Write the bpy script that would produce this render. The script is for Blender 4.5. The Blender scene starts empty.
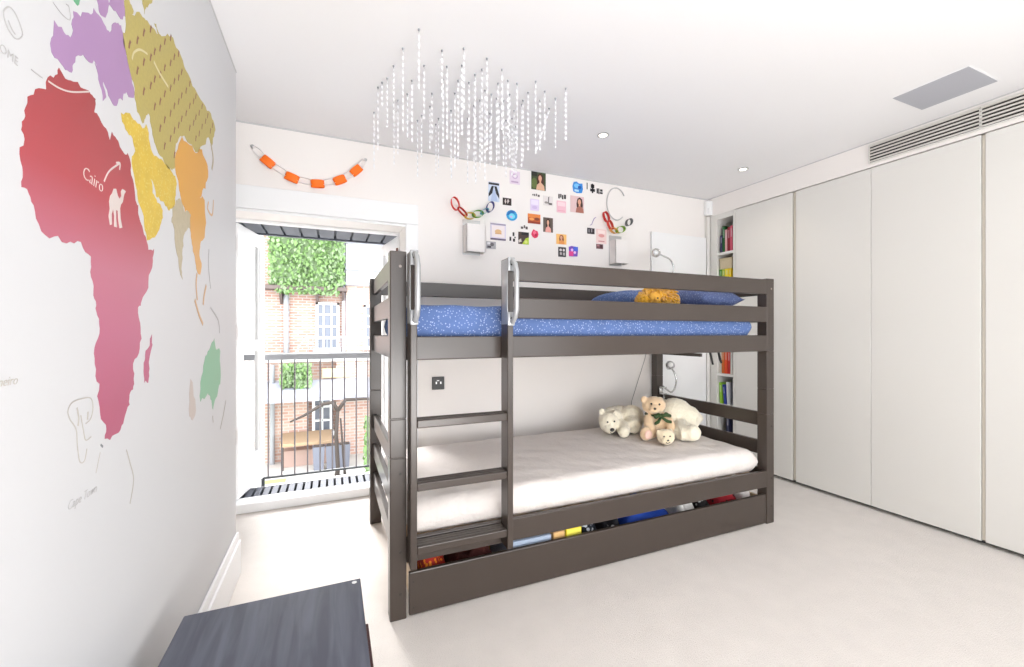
import bpy, bmesh, math, random
from mathutils import Vector, Matrix, Euler

scene = bpy.context.scene
C = scene.collection
PI = math.pi
rnd = random.Random(7)

# ------------------------------------------------------------------ camera
cam_data = bpy.data.cameras.new('camera')
cam = bpy.data.objects.new('camera', cam_data)
C.objects.link(cam)
YAW = 0.4125
cam.location = (0, 0, 1.1)
cam.rotation_euler = (PI / 2, 0, -YAW)
cam_data.sensor_fit = 'HORIZONTAL'
cam_data.sensor_width = 36.0
cam_data.lens = 36.0 * 427.94 / 1024.0
cam_data.shift_x = -(518.97 - 512.0) / 1024.0
cam_data.shift_y = -(333.5 - 332.85) / 1024.0
cam_data.clip_start = 0.02
scene.camera = cam

# ------------------------------------------------------------------ light and exposure
world = bpy.data.worlds.new('daylight_sky')
scene.world = world
world.use_nodes = True
wn = world.node_tree
bg = wn.nodes['Background']
bg.inputs['Color'].default_value = (0.93, 0.965, 1.0, 1)
bg.inputs['Strength'].default_value = 4.8

def portal(name, loc, rot, sx, sy):
    d = bpy.data.lights.new(name, 'AREA')
    d.shape = 'RECTANGLE'; d.size = sx; d.size_y = sy
    d.cycles.is_portal = True
    o = bpy.data.objects.new(name, d); C.objects.link(o)
    o.location = loc; o.rotation_euler = rot
    return o
def fill_light(name, loc, rot, sx, sy, power, col=(1, 1, 1)):
    d = bpy.data.lights.new(name, 'AREA')
    d.shape = 'RECTANGLE'; d.size = sx; d.size_y = sy
    d.energy = power; d.color = col
    o = bpy.data.objects.new(name, d); C.objects.link(o)
    o.location = loc; o.rotation_euler = rot
    return o
# fill light added at the unseen opening behind the camera
fill_light('rear_fill_light', (1.45, -1.95, 1.3), (PI / 2 + 0.15, 0, 0), 2.7, 1.7, 4, (1.0, 0.97, 0.94))
# second unseen fill, added low behind the camera and aimed up at the ceiling
fill_light('ceiling_bounce_fill', (0.55, -0.6, 0.50), (PI - 0.92, 0, 0), 1.0, 0.8, 37, (1.0, 0.975, 0.95))
# hazy sun standing over the courtyard, falling in through the french door
sun_d = bpy.data.lights.new('sun', 'SUN'); sun_d.energy = 9.5; sun_d.angle = math.radians(22); sun_d.color = (1.0, 0.98, 0.97)
sun = bpy.data.objects.new('sun', sun_d); C.objects.link(sun)
sun.rotation_euler = Vector((0.12, -0.72, -0.70)).to_track_quat('-Z', 'Y').to_euler()
DOWNLIGHT_W = 4.0

scene.view_settings.view_transform = 'Standard'
scene.view_settings.look = 'None'
scene.view_settings.gamma = 1.0
scene.view_settings.use_curve_mapping = False
scene.view_settings.exposure = 0.06

# ------------------------------------------------------------------ materials
def srgb(r, g, b):
    def f(c):
        c /= 255.0
        return c / 12.92 if c <= 0.04045 else ((c + 0.055) / 1.055) ** 2.4
    return (f(r), f(g), f(b), 1)

def mat(name, col, rough=0.6, metal=0.0, noise=None, bump=None, spec=0.5, sheen=0.0, emit=None, trans=0.0):
    """noise=(scale, amount): gentle colour variation of the material itself; bump=(scale, strength, distance)"""
    m = bpy.data.materials.new(name); m.use_nodes = True
    nt = m.node_tree; b = nt.nodes['Principled BSDF']
    if len(col) == 3: col = (*col, 1)
    b.inputs['Base Color'].default_value = col
    b.inputs['Roughness'].default_value = rough
    b.inputs['Metallic'].default_value = metal
    b.inputs['Specular IOR Level'].default_value = spec
    if sheen: b.inputs['Sheen Weight'].default_value = sheen
    if trans: b.inputs['Transmission Weight'].default_value = trans
    if emit:
        b.inputs['Emission Color'].default_value = col
        b.inputs['Emission Strength'].default_value = emit
    tc = nt.nodes.new('ShaderNodeTexCoord')
    if noise:
        n = nt.nodes.new('ShaderNodeTexNoise'); n.inputs['Scale'].default_value = noise[0]
        n.inputs['Detail'].default_value = 4
        nt.links.new(tc.outputs['Object'], n.inputs['Vector'])
        mx = nt.nodes.new('ShaderNodeMix'); mx.data_type = 'RGBA'
        a = noise[1]
        mx.inputs[6].default_value = tuple(max(0, c * (1 - a)) for c in col[:3]) + (1,)
        mx.inputs[7].default_value = tuple(min(1, c * (1 + a)) for c in col[:3]) + (1,)
        nt.links.new(n.outputs['Fac'], mx.inputs[0]); nt.links.new(mx.outputs[2], b.inputs['Base Color'])
    if bump:
        n2 = nt.nodes.new('ShaderNodeTexNoise'); n2.inputs['Scale'].default_value = bump[0]
        n2.inputs['Detail'].default_value = 5
        nt.links.new(tc.outputs['Object'], n2.inputs['Vector'])
        bp = nt.nodes.new('ShaderNodeBump'); bp.inputs['Strength'].default_value = bump[1]
        bp.inputs['Distance'].default_value = bump[2]
        nt.links.new(n2.outputs['Fac'], bp.inputs['Height']); nt.links.new(bp.outputs['Normal'], b.inputs['Normal'])
    return m

def node_setup(m):
    nt = m.node_tree
    return nt, nt.nodes['Principled BSDF'], nt.nodes.new('ShaderNodeTexCoord')

def ramp_mat(name, axis, stops, rough=0.5, noise=0.0):
    """printed colour gradient along one object axis: stops = [(coordinate, colour)...]"""
    m = mat(name, stops[0][1], rough)
    nt, b, tc = node_setup(m)
    sp = nt.nodes.new('ShaderNodeSeparateXYZ'); nt.links.new(tc.outputs['Object'], sp.inputs[0])
    mr = nt.nodes.new('ShaderNodeMapRange')
    lo, hi = stops[0][0], stops[-1][0]
    mr.inputs[1].default_value = lo; mr.inputs[2].default_value = hi
    nt.links.new(sp.outputs[axis], mr.inputs[0])
    cr = nt.nodes.new('ShaderNodeValToRGB')
    e = cr.color_ramp.elements
    while len(e) < len(stops): e.new(0.5)
    for k, (p, c) in enumerate(stops):
        e[k].position = (p - lo) / (hi - lo); e[k].color = c
    nt.links.new(mr.outputs[0], cr.inputs[0])
    nt.links.new(cr.outputs[0], b.inputs['Base Color'])
    return m

def brick_mat(name, c1, c2, mortar, scale=1.0):
    m = mat(name, c1, 0.9)
    nt, b, tc = node_setup(m)
    mp = nt.nodes.new('ShaderNodeMapping'); mp.inputs['Rotation'].default_value = (PI / 2, 0, 0)
    nt.links.new(tc.outputs['Object'], mp.inputs[0])
    br = nt.nodes.new('ShaderNodeTexBrick')
    br.inputs['Color1'].default_value = c1; br.inputs['Color2'].default_value = c2
    br.inputs['Mortar'].default_value = mortar
    br.inputs['Scale'].default_value = scale
    br.inputs['Mortar Size'].default_value = 0.012
    br.inputs['Brick Width'].default_value = 0.24; br.inputs['Row Height'].default_value = 0.085
    nt.links.new(mp.outputs[0], br.inputs['Vector'])
    n = nt.nodes.new('ShaderNodeTexNoise'); n.inputs['Scale'].default_value = 2.5
    nt.links.new(tc.outputs['Object'], n.inputs['Vector'])
    mx = nt.nodes.new('ShaderNodeMix'); mx.data_type = 'RGBA'; mx.blend_type = 'MULTIPLY'
    mx.inputs[0].default_value = 0.5
    nt.links.new(br.outputs['Color'], mx.inputs[6]); nt.links.new(n.outputs['Color'], mx.inputs[7])
    nt.links.new(br.outputs['Color'], b.inputs['Base Color'])
    return m

def voronoi_mat(name, base, dot, scale, size, rough=0.8, bump=None):
    """small dots (stars, squiggles) of one colour printed on another"""
    m = mat(name, base, rough, bump=bump)
    nt = m.node_tree; b = nt.nodes['Principled BSDF']
    tc = nt.nodes.new('ShaderNodeTexCoord')
    v = nt.nodes.new('ShaderNodeTexVoronoi'); v.inputs['Scale'].default_value = scale
    nt.links.new(tc.outputs['Object'], v.inputs['Vector'])
    cr = nt.nodes.new('ShaderNodeValToRGB')
    cr.color_ramp.elements[0].position = size * 0.7; cr.color_ramp.elements[0].color = (1, 1, 1, 1)
    cr.color_ramp.elements[1].position = size; cr.color_ramp.elements[1].color = (0, 0, 0, 1)
    nt.links.new(v.outputs['Distance'], cr.inputs[0])
    n = nt.nodes.new('ShaderNodeTexNoise'); n.inputs['Scale'].default_value = scale * 0.16
    nt.links.new(tc.outputs['Object'], n.inputs['Vector'])
    mx0 = nt.nodes.new('ShaderNodeMix'); mx0.data_type = 'RGBA'
    mx0.inputs[6].default_value = tuple(c * 0.82 for c in base[:3]) + (1,)
    mx0.inputs[7].default_value = tuple(min(1, c * 1.2) for c in base[:3]) + (1,)
    nt.links.new(n.outputs['Fac'], mx0.inputs[0])
    mx = nt.nodes.new('ShaderNodeMix'); mx.data_type = 'RGBA'
    mx.inputs[7].default_value = dot
    nt.links.new(mx0.outputs[2], mx.inputs[6])
    nt.links.new(cr.outputs[0], mx.inputs[0]); nt.links.new(mx.outputs[2], b.inputs['Base Color'])
    return m

def grain_mat(name, c1, c2, scale, stretch, rough=0.45):
    m = mat(name, c1, rough)
    nt, b, tc = node_setup(m)
    mp = nt.nodes.new('ShaderNodeMapping'); mp.inputs['Scale'].default_value = stretch
    nt.links.new(tc.outputs['Object'], mp.inputs[0])
    n = nt.nodes.new('ShaderNodeTexNoise'); n.inputs['Scale'].default_value = scale
    n.inputs['Detail'].default_value = 6; n.inputs['Distortion'].default_value = 0.6
    nt.links.new(mp.outputs[0], n.inputs['Vector'])
    cr = nt.nodes.new('ShaderNodeValToRGB')
    cr.color_ramp.elements[0].position = 0.35; cr.color_ramp.elements[0].color = c1
    cr.color_ramp.elements[1].position = 0.68; cr.color_ramp.elements[1].color = c2
    nt.links.new(n.outputs['Fac'], cr.inputs[0]); nt.links.new(cr.outputs[0], b.inputs['Base Color'])
    bp = nt.nodes.new('ShaderNodeBump'); bp.inputs['Strength'].default_value = 0.12
    bp.inputs['Distance'].default_value = 0.002
    nt.links.new(n.outputs['Fac'], bp.inputs['Height']); nt.links.new(bp.outputs['Normal'], b.inputs['Normal'])
    return m

M = {}
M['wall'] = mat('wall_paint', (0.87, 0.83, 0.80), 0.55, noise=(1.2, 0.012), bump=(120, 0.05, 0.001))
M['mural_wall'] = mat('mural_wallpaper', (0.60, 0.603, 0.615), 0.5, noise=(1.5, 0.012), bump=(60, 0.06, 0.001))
M['ceiling'] = mat('ceiling_paint', (0.88, 0.87, 0.875), 0.7, noise=(1.0, 0.01))
M['trim'] = mat('white_gloss_trim', (0.88, 0.88, 0.88), 0.35)
M['gap'] = mat('painted_gap_shade', (0.58, 0.57, 0.57), 0.8)
M['carpet'] = mat('pale_carpet', (0.75, 0.70, 0.655), 0.95, noise=(9, 0.07), bump=(260, 0.7, 0.006), spec=0.1, sheen=0.2)
M['wardrobe'] = mat('wardrobe_lacquer', (0.74, 0.722, 0.685), 0.34, noise=(0.8, 0.01))
M['wardrobe_edge'] = mat('wardrobe_edge', (0.62, 0.57, 0.48), 0.5)
M['cab_in'] = mat('cabinet_inside', (0.78, 0.76, 0.74), 0.5)
M['plinth'] = mat('dark_plinth', (0.06, 0.06, 0.06), 0.6)
M['bed'] = mat('taupe_lacquered_wood', (0.052, 0.039, 0.032), 0.28, noise=(3, 0.06), bump=(40, 0.04, 0.001))
M['bed_dark'] = mat('bolt_hole', (0.03, 0.025, 0.02), 0.5)
M['bolt'] = mat('bolt_cap', (0.30, 0.25, 0.22), 0.35)
M['handle'] = mat('silver_grey_handle', (0.40, 0.41, 0.42), 0.3, metal=0.35)
M['sheet'] = mat('cream_sheet', (0.74, 0.685, 0.65), 0.85, noise=(2, 0.02), bump=(11, 0.6, 0.03), sheen=0.2)
M['blue_star'] = voronoi_mat('blue_star_sheet', srgb(84, 108, 158), srgb(160, 174, 210), 95, 0.30, 0.85, bump=(8, 0.6, 0.02))
M['blue_pillow'] = voronoi_mat('navy_star_pillow', srgb(92, 106, 150), srgb(150, 164, 200), 95, 0.28, 0.85, bump=(9, 0.6, 0.02))
M['slat'] = mat('pine_slats', (0.60, 0.45, 0.30), 0.6)
M['chrome'] = mat('brushed_chrome', (0.62, 0.63, 0.63), 0.25, metal=0.9)
M['black'] = mat('black_plastic', (0.018, 0.017, 0.017), 0.4)
M['dark_metal'] = mat('dark_railing_paint', (0.045, 0.05, 0.055), 0.45)
M['grey_metal'] = mat('grey_paint_metal', (0.33, 0.34, 0.36), 0.5)
M['white_paper'] = mat('white_paper', (0.86, 0.86, 0.88), 0.55)
M['orange'] = mat('orange_paper', srgb(255, 122, 22), 0.6)
M['bear'] = mat('cream_plush', srgb(238, 222, 190), 0.95, noise=(22, 0.10), bump=(95, 0.9, 0.008), sheen=0.5, spec=0.1)
M['bear_white'] = mat('ivory_plush', srgb(242, 234, 212), 0.95, noise=(22, 0.08), bump=(95, 0.9, 0.008), sheen=0.5, spec=0.1)
M['bear_tan'] = mat('tan_plush', srgb(235, 205, 168), 0.95, noise=(22, 0.08), bump=(110, 0.8, 0.006), sheen=0.5, spec=0.1)
M['bear_pink'] = mat('pink_plush', srgb(240, 200, 185), 0.95, bump=(110, 0.6, 0.006), sheen=0.4)
M['nose'] = mat('black_nose', (0.012, 0.01, 0.01), 0.35)
M['bow'] = mat('dark_green_ribbon', srgb(45, 72, 32), 0.6)
M['lion'] = mat('orange_shaggy_plush', srgb(238, 165, 30), 0.95, noise=(40, 0.35), bump=(70, 1.0, 0.02), sheen=0.4)
M['slate_wood'] = grain_mat('blue_grey_stained_wood', srgb(74, 77, 90), srgb(98, 102, 115), 5.5, (7.0, 0.7, 3.0), 0.42)
M['red_brown'] = mat('dark_red_brown_wood', srgb(70, 42, 40), 0.5)
M['panel_grey'] = mat('grey_ceiling_panel', srgb(176, 177, 184), 0.6, noise=(3, 0.02))
M['grille_dark'] = mat('grille_void', (0.05, 0.045, 0.04), 0.8)
M['grille'] = mat('grille_slat', (0.70, 0.67, 0.62), 0.4)
M['glass'] = mat('clear_glass', (1, 1, 1), 0.02, trans=1.0)
M['lamp_lens'] = mat('downlight_lens', (1.0, 0.93, 0.82), 0.4, emit=6.0)
M['steel'] = mat('satin_steel', (0.55, 0.55, 0.55), 0.35, metal=0.8)
M['hinge'] = mat('bronze_hinge', srgb(120, 84, 74), 0.4, metal=0.3)

# ------------------------------------------------------------------ helpers
ORG = {}
def tag(o, label=None, cat=None, group=None, kind=None):
    if label: o['label'] = label
    if cat: o['category'] = cat
    if group: o['group'] = group
    if kind: o['kind'] = kind
    return o
def thing(name, loc, label, cat, group=None):
    o = bpy.data.objects.new(name, None); C.objects.link(o)
    o.empty_display_size = 0.05
    o.location = loc
    ORG[o.name] = Vector(loc)
    return tag(o, label, cat, group)
def structure(o): o['kind'] = 'structure'; return o

class MB:
    """collects shapes given in metres in the room, builds ONE mesh object"""
    def __init__(s): s.bm = bmesh.new(); s.mi = 0
    def _new(s, f0):
        s.bm.faces.ensure_lookup_table()
        for f in s.bm.faces[f0:]: f.material_index = s.mi
    def box(s, a, b, bevel=0.0, rot=None, pivot=None, seg=2):
        f0 = len(s.bm.faces)
        x0, y0, z0 = (min(p, q) for p, q in zip(a, b)); x1, y1, z1 = (max(p, q) for p, q in zip(a, b))
        vs = [s.bm.verts.new(v) for v in ((x0,y0,z0),(x1,y0,z0),(x1,y1,z0),(x0,y1,z0),(x0,y0,z1),(x1,y0,z1),(x1,y1,z1),(x0,y1,z1))]
        fs = [s.bm.faces.new([vs[i] for i in q]) for q in ((3,2,1,0),(4,5,6,7),(0,1,5,4),(1,2,6,5),(2,3,7,6),(3,0,4,7))]
        if bevel:
            es = list({e for f in fs for e in f.edges})
            r = bmesh.ops.bevel(s.bm, geom=es, offset=bevel, segments=seg, profile=0.5, affect='EDGES')
            vs = list({v for f in r['faces'] for v in f.verts} | {v for v in vs if v.is_valid})
        if rot:
            pv = Vector(pivot) if pivot else Vector(((x0+x1)/2, (y0+y1)/2, (z0+z1)/2))
            R = Euler(rot).to_matrix()
            for v in vs: v.co = pv + R @ (v.co - pv)
        s._new(f0); return s
    def prism(s, pts, ax, a, b):
        """polygon pts extruded along axis ax from a to b (pts use the other two axes in order)"""
        f0 = len(s.bm.faces)
        def mk(p, t):
            q = list(p); q.insert(ax, t); return s.bm.verts.new(q)
        A = [mk(p, a) for p in pts]; B = [mk(p, b) for p in pts]
        n = len(pts)
        s.bm.faces.new(A[::-1]); s.bm.faces.new(B)
        for i in range(n):
            s.bm.faces.new((A[i], A[(i+1) % n], B[(i+1) % n], B[i]))
        s._new(f0); return s
    def cyl(s, p0, p1, r0, r1=None, n=16, caps=True):
        return s.tube([p0, p1], [r0, r0 if r1 is None else r1], n, caps)
    def tube(s, path, r, n=10, caps=True, flat=None):
        """round tube along a path; r a number or one radius per point; flat=(side, ratio) squashes"""
        f0 = len(s.bm.faces)
        P = [Vector(p) for p in path]; k = len(P)
        R = r if isinstance(r, (list, tuple)) else [r] * k
        rings = []; up = None
        for i in range(k):
            t = (P[min(i+1, k-1)] - P[max(i-1, 0)])
            if t.length < 1e-9: t = Vector((0,0,1))
            t.normalize()
            if up is None:
                up = Vector((0,0,1)) if abs(t.z) < 0.9 else Vector((1,0,0))
            u = (up - t * up.dot(t))
            if u.length < 1e-6: u = t.orthogonal()
            u.normalize(); w = t.cross(u); up = u
            rings.append([s.bm.verts.new(P[i] + (u*math.cos(2*PI*j/n) + w*math.sin(2*PI*j/n)) * R[i]) for j in range(n)])
        for i in range(k-1):
            for j in range(n):
                s.bm.faces.new((rings[i][j], rings[i][(j+1) % n], rings[i+1][(j+1) % n], rings[i+1][j]))
        if caps:
            s.bm.faces.new(rings[0][::-1]); s.bm.faces.new(rings[-1])
        s._new(f0); return s
    def ball(s, c, r, n=16, rot=None, m=None):
        f0 = len(s.bm.faces)
        if not isinstance(r, (list, tuple)): r = (r, r, r)
        mt = Matrix.Translation(c) @ (Euler(rot).to_matrix().to_4x4() if rot else Matrix.Identity(4)) @ Matrix.Diagonal((*r, 1))
        bmesh.ops.create_uvsphere(s.bm, u_segments=n, v_segments=m or max(6, n // 2), radius=1.0, matrix=mt)
        s._new(f0); return s
    def lathe(s, c, prof, n=24, axis=2):
        """profile [(radius, height)] turned about an axis through c"""
        f0 = len(s.bm.faces); rings = []
        for r, h in prof:
            ring = []
            for j in range(n):
                a = 2*PI*j/n
                v = [r*math.cos(a), r*math.sin(a)]; v.insert(axis, h)
                ring.append(s.bm.verts.new(Vector(c) + Vector(v)))
            rings.append(ring)
        for i in range(len(rings)-1):
            for j in range(n):
                s.bm.faces.new((rings[i][j], rings[i][(j+1) % n], rings[i+1][(j+1) % n], rings[i+1][j]))
        s.bm.faces.new(rings[0][::-1]); s.bm.faces.new(rings[-1])
        s._new(f0); return s
    def band(s, path, width, axis, thick=0.0015, closed=True):
        """strip of paper: 3D closed path swept 'width' along axis vector, with thickness"""
        f0 = len(s.bm.faces)
        P = [Vector(p) for p in path]; n = len(P); a = Vector(axis).normalized() * width / 2
        cen = sum(P, Vector()) / n
        o1, o2, i1, i2 = [], [], [], []
        for p in P:
            d = (p - cen); d = d - a * (d.dot(a) / max(a.dot(a), 1e-12))
            d = d.normalized() * thick if d.length > 1e-9 else Vector()
            o1.append(s.bm.verts.new(p + a)); o2.append(s.bm.verts.new(p - a))
            i1.append(s.bm.verts.new(p + a - d)); i2.append(s.bm.verts.new(p - a - d))
        for k in range(n if closed else n - 1):
            l = (k + 1) % n
            for q in ((o1[k], o1[l], o2[l], o2[k]), (i1[l], i1[k], i2[k], i2[l]), (o1[l], o1[k], i1[k], i1[l]), (o2[k], o2[l], i2[l], i2[k])):
                s.bm.faces.new(q)
        s._new(f0); return s
    def build(s, name, mats, parent=None, smooth=False, loc=None, label=None):
        if not isinstance(mats, (list, tuple)): mats = [mats]
        bmesh.ops.recalc_face_normals(s.bm, faces=s.bm.faces)
        me = bpy.data.meshes.new(name)
        if parent is not None: org = ORG[parent.name]
        elif loc is not None: org = Vector(loc)
        else:
            zs = [v.co for v in s.bm.verts]
            lo = Vector((min(v.x for v in zs), min(v.y for v in zs), min(v.z for v in zs)))
            hi = Vector((max(v.x for v in zs), max(v.y for v in zs), max(v.z for v in zs)))
            org = Vector(((lo.x+hi.x)/2, (lo.y+hi.y)/2, lo.z))
        for v in s.bm.verts: v.co -= org
        s.bm.to_mesh(me); s.bm.free()
        for m in mats: me.materials.append(m)
        if smooth:
            me.polygons.foreach_set('use_smooth', [True] * len(me.polygons))
            if smooth != True:
                me.set_sharp_from_angle(angle=smooth)
        o = bpy.data.objects.new(name, me); C.objects.link(o)
        if parent is not None: o.parent = parent
        else: o.location = org
        ORG[o.name] = org.copy()
        if label: o['label'] = label
        return o
SM = math.radians(40)

def remeshed(mb, name, m, parent, voxel=0.008, smooth_it=6, disp=0.0, tex_scale=0.02, loc=None):
    """union of overlapping shapes fused into one continuous soft surface"""
    o = mb.build(name, m, parent, smooth=True, loc=loc)
    r = o.modifiers.new('fuse', 'REMESH'); r.mode = 'VOXEL'; r.voxel_size = voxel; r.use_smooth_shade = True
    sm = o.modifiers.new('soften', 'SMOOTH'); sm.iterations = smooth_it; sm.factor = 0.5
    if disp:
        t = bpy.data.textures.new(name + '_fur', 'CLOUDS'); t.noise_scale = tex_scale
        d = o.modifiers.new('fur', 'DISPLACE'); d.texture = t; d.strength = disp; d.mid_level = 0.5
        d.texture_coords = 'LOCAL'
    dg = bpy.context.evaluated_depsgraph_get()
    me = bpy.data.meshes.new_from_object(o.evaluated_get(dg))
    o.modifiers.clear()
    o.data = me
    if not me.materials: me.materials.append(m)
    return o

def text_mesh(mb, txt, x, y0, z0, size, shear=0.25, width=1.0, tilt=0.0, thick=0.0003):
    """lettering on the mural wall (plane facing +X): reads towards +Y, stands on z0"""
    cu = bpy.data.curves.new('lettering', 'FONT'); cu.body = txt; cu.size = size; cu.shear = shear
    cu.extrude = thick; cu.offset = -0.018 * size; cu.resolution_u = 3
    o = bpy.data.objects.new('lettering', cu); C.objects.link(o)
    dg = bpy.context.evaluated_depsgraph_get()
    me = bpy.data.meshes.new_from_object(o.evaluated_get(dg))
    f0 = len(mb.bm.faces); n0 = len(mb.bm.verts)
    mb.bm.from_mesh(me); mb.bm.verts.ensure_lookup_table()
    c, s_ = math.cos(tilt), math.sin(tilt)
    for v in mb.bm.verts[n0:]:
        lx, ly, lz = v.co.x * width, v.co.y, v.co.z
        v.co = Vector((x + lz, y0 + lx * c - ly * s_, z0 + lx * s_ + ly * c))
    mb._new(f0)
    bpy.data.objects.remove(o); bpy.data.curves.remove(cu); bpy.data.meshes.remove(me)

def copy_thing(root, loc, rotz=None, label=None):
    r = root.copy(); C.objects.link(r); r.location = loc
    if rotz is not None: r.rotation_euler = (0, 0, rotz)
    if label: r['label'] = label
    for ch in [o for o in C.objects if o.parent == root]:
        c = ch.copy(); C.objects.link(c); c.parent = r
        for g in [o for o in C.objects if o.parent == ch]:
            d = g.copy(); C.objects.link(d); d.parent = c
    return r

def inside(p, poly):
    x, y = p; r = False; n = len(poly)
    for i in range(n):
        x1, y1 = poly[i]; x2, y2 = poly[(i+1) % n]
        if (y1 > y) != (y2 > y) and x < (x2-x1)*(y-y1)/(y2-y1)+x1: r = not r
    return r

def arc(c, r, a0, a1, n, u, v):
    """points on an arc in the plane of unit vectors u, v"""
    c, u, v = Vector(c), Vector(u), Vector(v)
    ru, rv = r if isinstance(r, (tuple, list)) else (r, r)
    return [c + u*ru*math.cos(a0+(a1-a0)*k/n) + v*rv*math.sin(a0+(a1-a0)*k/n) for k in range(n+1)]

# traced once on the mural wall, in metres (distance along the wall, height)
MAP = {
 'africa': [(0.922, 1.524), (0.931, 1.52), (0.947, 1.518), (0.977, 1.531), (1.013, 1.535), (1.038, 1.532), (1.035, 1.517), (1.035, 1.533), (1.038, 1.523), (1.032, 1.505), (1.069, 1.495), (1.094, 1.478), (1.102, 1.499), (1.129, 1.492), (1.171, 1.48), (1.172, 1.484), (1.19, 1.463), (1.204, 1.429), (1.223, 1.386), (1.228, 1.388), (1.26, 1.329), (1.286, 1.297), (1.321, 1.306), (1.314, 1.275), (1.286, 1.222), (1.253, 1.182), (1.248, 1.175), (1.227, 1.157), (1.241, 1.111), (1.236, 1.065), (1.2, 1.032), (1.206, 0.987), (1.187, 0.972), (1.183, 0.945), (1.156, 0.918), (1.132, 0.896), (1.094, 0.889), (1.073, 0.896), (1.078, 0.922), (1.053, 0.961), (1.053, 1.004), (1.035, 1.043), (1.039, 1.081), (1.053, 1.099), (1.044, 1.133), (1.038, 1.145), (1.03, 1.169), (1.022, 1.201), (1.022, 1.238), (1.002, 1.243), (0.988, 1.258), (0.943, 1.247), (0.897, 1.246), (0.864, 1.269), (0.859, 1.287), (0.844, 1.306), (0.832, 1.305), (0.834, 1.334), (0.83, 1.341), (0.839, 1.375), (0.833, 1.398), (0.841, 1.422), (0.859, 1.449), (0.889, 1.472), (0.893, 1.493), (0.919, 1.512)],
 'madagascar': [(1.308, 1.096), (1.312, 1.071), (1.293, 1.014), (1.285, 0.981), (1.262, 0.984), (1.259, 1.019), (1.27, 1.058)],
 'europe': [(0.909, 1.591), (0.929, 1.594), (0.955, 1.593), (0.963, 1.61), (0.963, 1.643), (1.003, 1.668), (1.031, 1.695), (1.048, 1.695), (1.069, 1.692), (1.094, 1.691), (1.117, 1.726), (1.142, 1.737), (1.15, 1.727), (1.163, 1.698), (1.185, 1.664), (1.208, 1.629), (1.167, 1.612), (1.15, 1.585), (1.122, 1.56), (1.099, 1.559), (1.087, 1.563), (1.058, 1.58), (1.045, 1.596), (1.031, 1.6), (0.994, 1.588), (0.969, 1.56), (0.958, 1.536), (0.934, 1.533), (0.919, 1.536), (0.902, 1.537), (0.902, 1.559)],
 'scandinavia': [(1.088, 1.778), (1.155, 1.828), (1.155, 1.798), (1.161, 1.768), (1.15, 1.754), (1.11, 1.745), (1.088, 1.743)],
 'italy': [(1.035, 1.597), (1.048, 1.574), (1.065, 1.542), (1.078, 1.556), (1.065, 1.573), (1.05, 1.595)],
 'britain': [(1.041, 1.737), (1.079, 1.765), (1.087, 1.735), (1.065, 1.703), (1.05, 1.703)],
 'russia': [(1.155, 1.828), (1.176, 1.837), (1.181, 1.817), (1.204, 1.809), (1.194, 1.795), (1.252, 1.828), (1.289, 1.838), (1.341, 1.846), (1.404, 1.881), (1.46, 1.912), (1.513, 1.904), (1.571, 1.885), (1.662, 1.879), (1.789, 1.883), (1.861, 1.892), (1.927, 1.862), (1.887, 1.792), (1.825, 1.792), (1.745, 1.729), (1.672, 1.679), (1.588, 1.677), (1.537, 1.672), (1.482, 1.629), (1.475, 1.565), (1.453, 1.545), (1.391, 1.545), (1.341, 1.558), (1.312, 1.582), (1.297, 1.619), (1.273, 1.612), (1.252, 1.583), (1.223, 1.596), (1.208, 1.629), (1.185, 1.664), (1.163, 1.698), (1.15, 1.727), (1.163, 1.766)],
 'siberian_island': [(1.323, 1.861), (1.335, 1.868), (1.363, 1.857), (1.351, 1.849)],
 'siberian_coast': [(1.252, 1.893), (1.312, 1.936), (1.301, 1.893), (1.273, 1.866), (1.263, 1.842), (1.252, 1.859)],
 'arabia': [(1.142, 1.556), (1.185, 1.575), (1.223, 1.57), (1.273, 1.591), (1.289, 1.576), (1.312, 1.538), (1.341, 1.54), (1.378, 1.545), (1.453, 1.538), (1.49, 1.52), (1.475, 1.475), (1.448, 1.438), (1.413, 1.434), (1.365, 1.436), (1.335, 1.439), (1.301, 1.473), (1.312, 1.441), (1.343, 1.426), (1.38, 1.416), (1.37, 1.382), (1.339, 1.345), (1.278, 1.318), (1.265, 1.34), (1.237, 1.39), (1.223, 1.419), (1.204, 1.452), (1.194, 1.477), (1.213, 1.504), (1.199, 1.526), (1.163, 1.53)],
 'orient': [(1.537, 1.672), (1.597, 1.675), (1.672, 1.676), (1.745, 1.717), (1.801, 1.695), (1.825, 1.672), (1.789, 1.597), (1.723, 1.547), (1.778, 1.556), (1.797, 1.483), (1.778, 1.427), (1.723, 1.391), (1.715, 1.365), (1.741, 1.334), (1.723, 1.292), (1.68, 1.306), (1.664, 1.342), (1.632, 1.379), (1.617, 1.417), (1.624, 1.466), (1.565, 1.46), (1.53, 1.485), (1.513, 1.507), (1.482, 1.548), (1.482, 1.603)],
 'india': [(1.454, 1.443), (1.485, 1.473), (1.526, 1.484), (1.562, 1.458), (1.621, 1.464), (1.614, 1.421), (1.551, 1.385), (1.537, 1.33), (1.53, 1.285), (1.544, 1.256), (1.517, 1.275), (1.491, 1.322), (1.472, 1.377), (1.448, 1.401)],
 'australia': [(1.911, 1.08), (1.93, 1.042), (2.002, 1.029), (2.002, 0.9), (1.949, 0.857), (1.892, 0.818), (1.856, 0.861), (1.821, 0.888), (1.726, 0.871), (1.741, 0.954), (1.788, 1.02), (1.856, 1.049)],
 'west_australia': [(1.619, 0.957), (1.668, 0.887), (1.668, 0.839), (1.627, 0.83), (1.601, 0.866)],
 'greenland': [(0.958, 1.676), (0.988, 1.698), (0.983, 1.674), (0.976, 1.661), (0.965, 1.661)],
}
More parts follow.
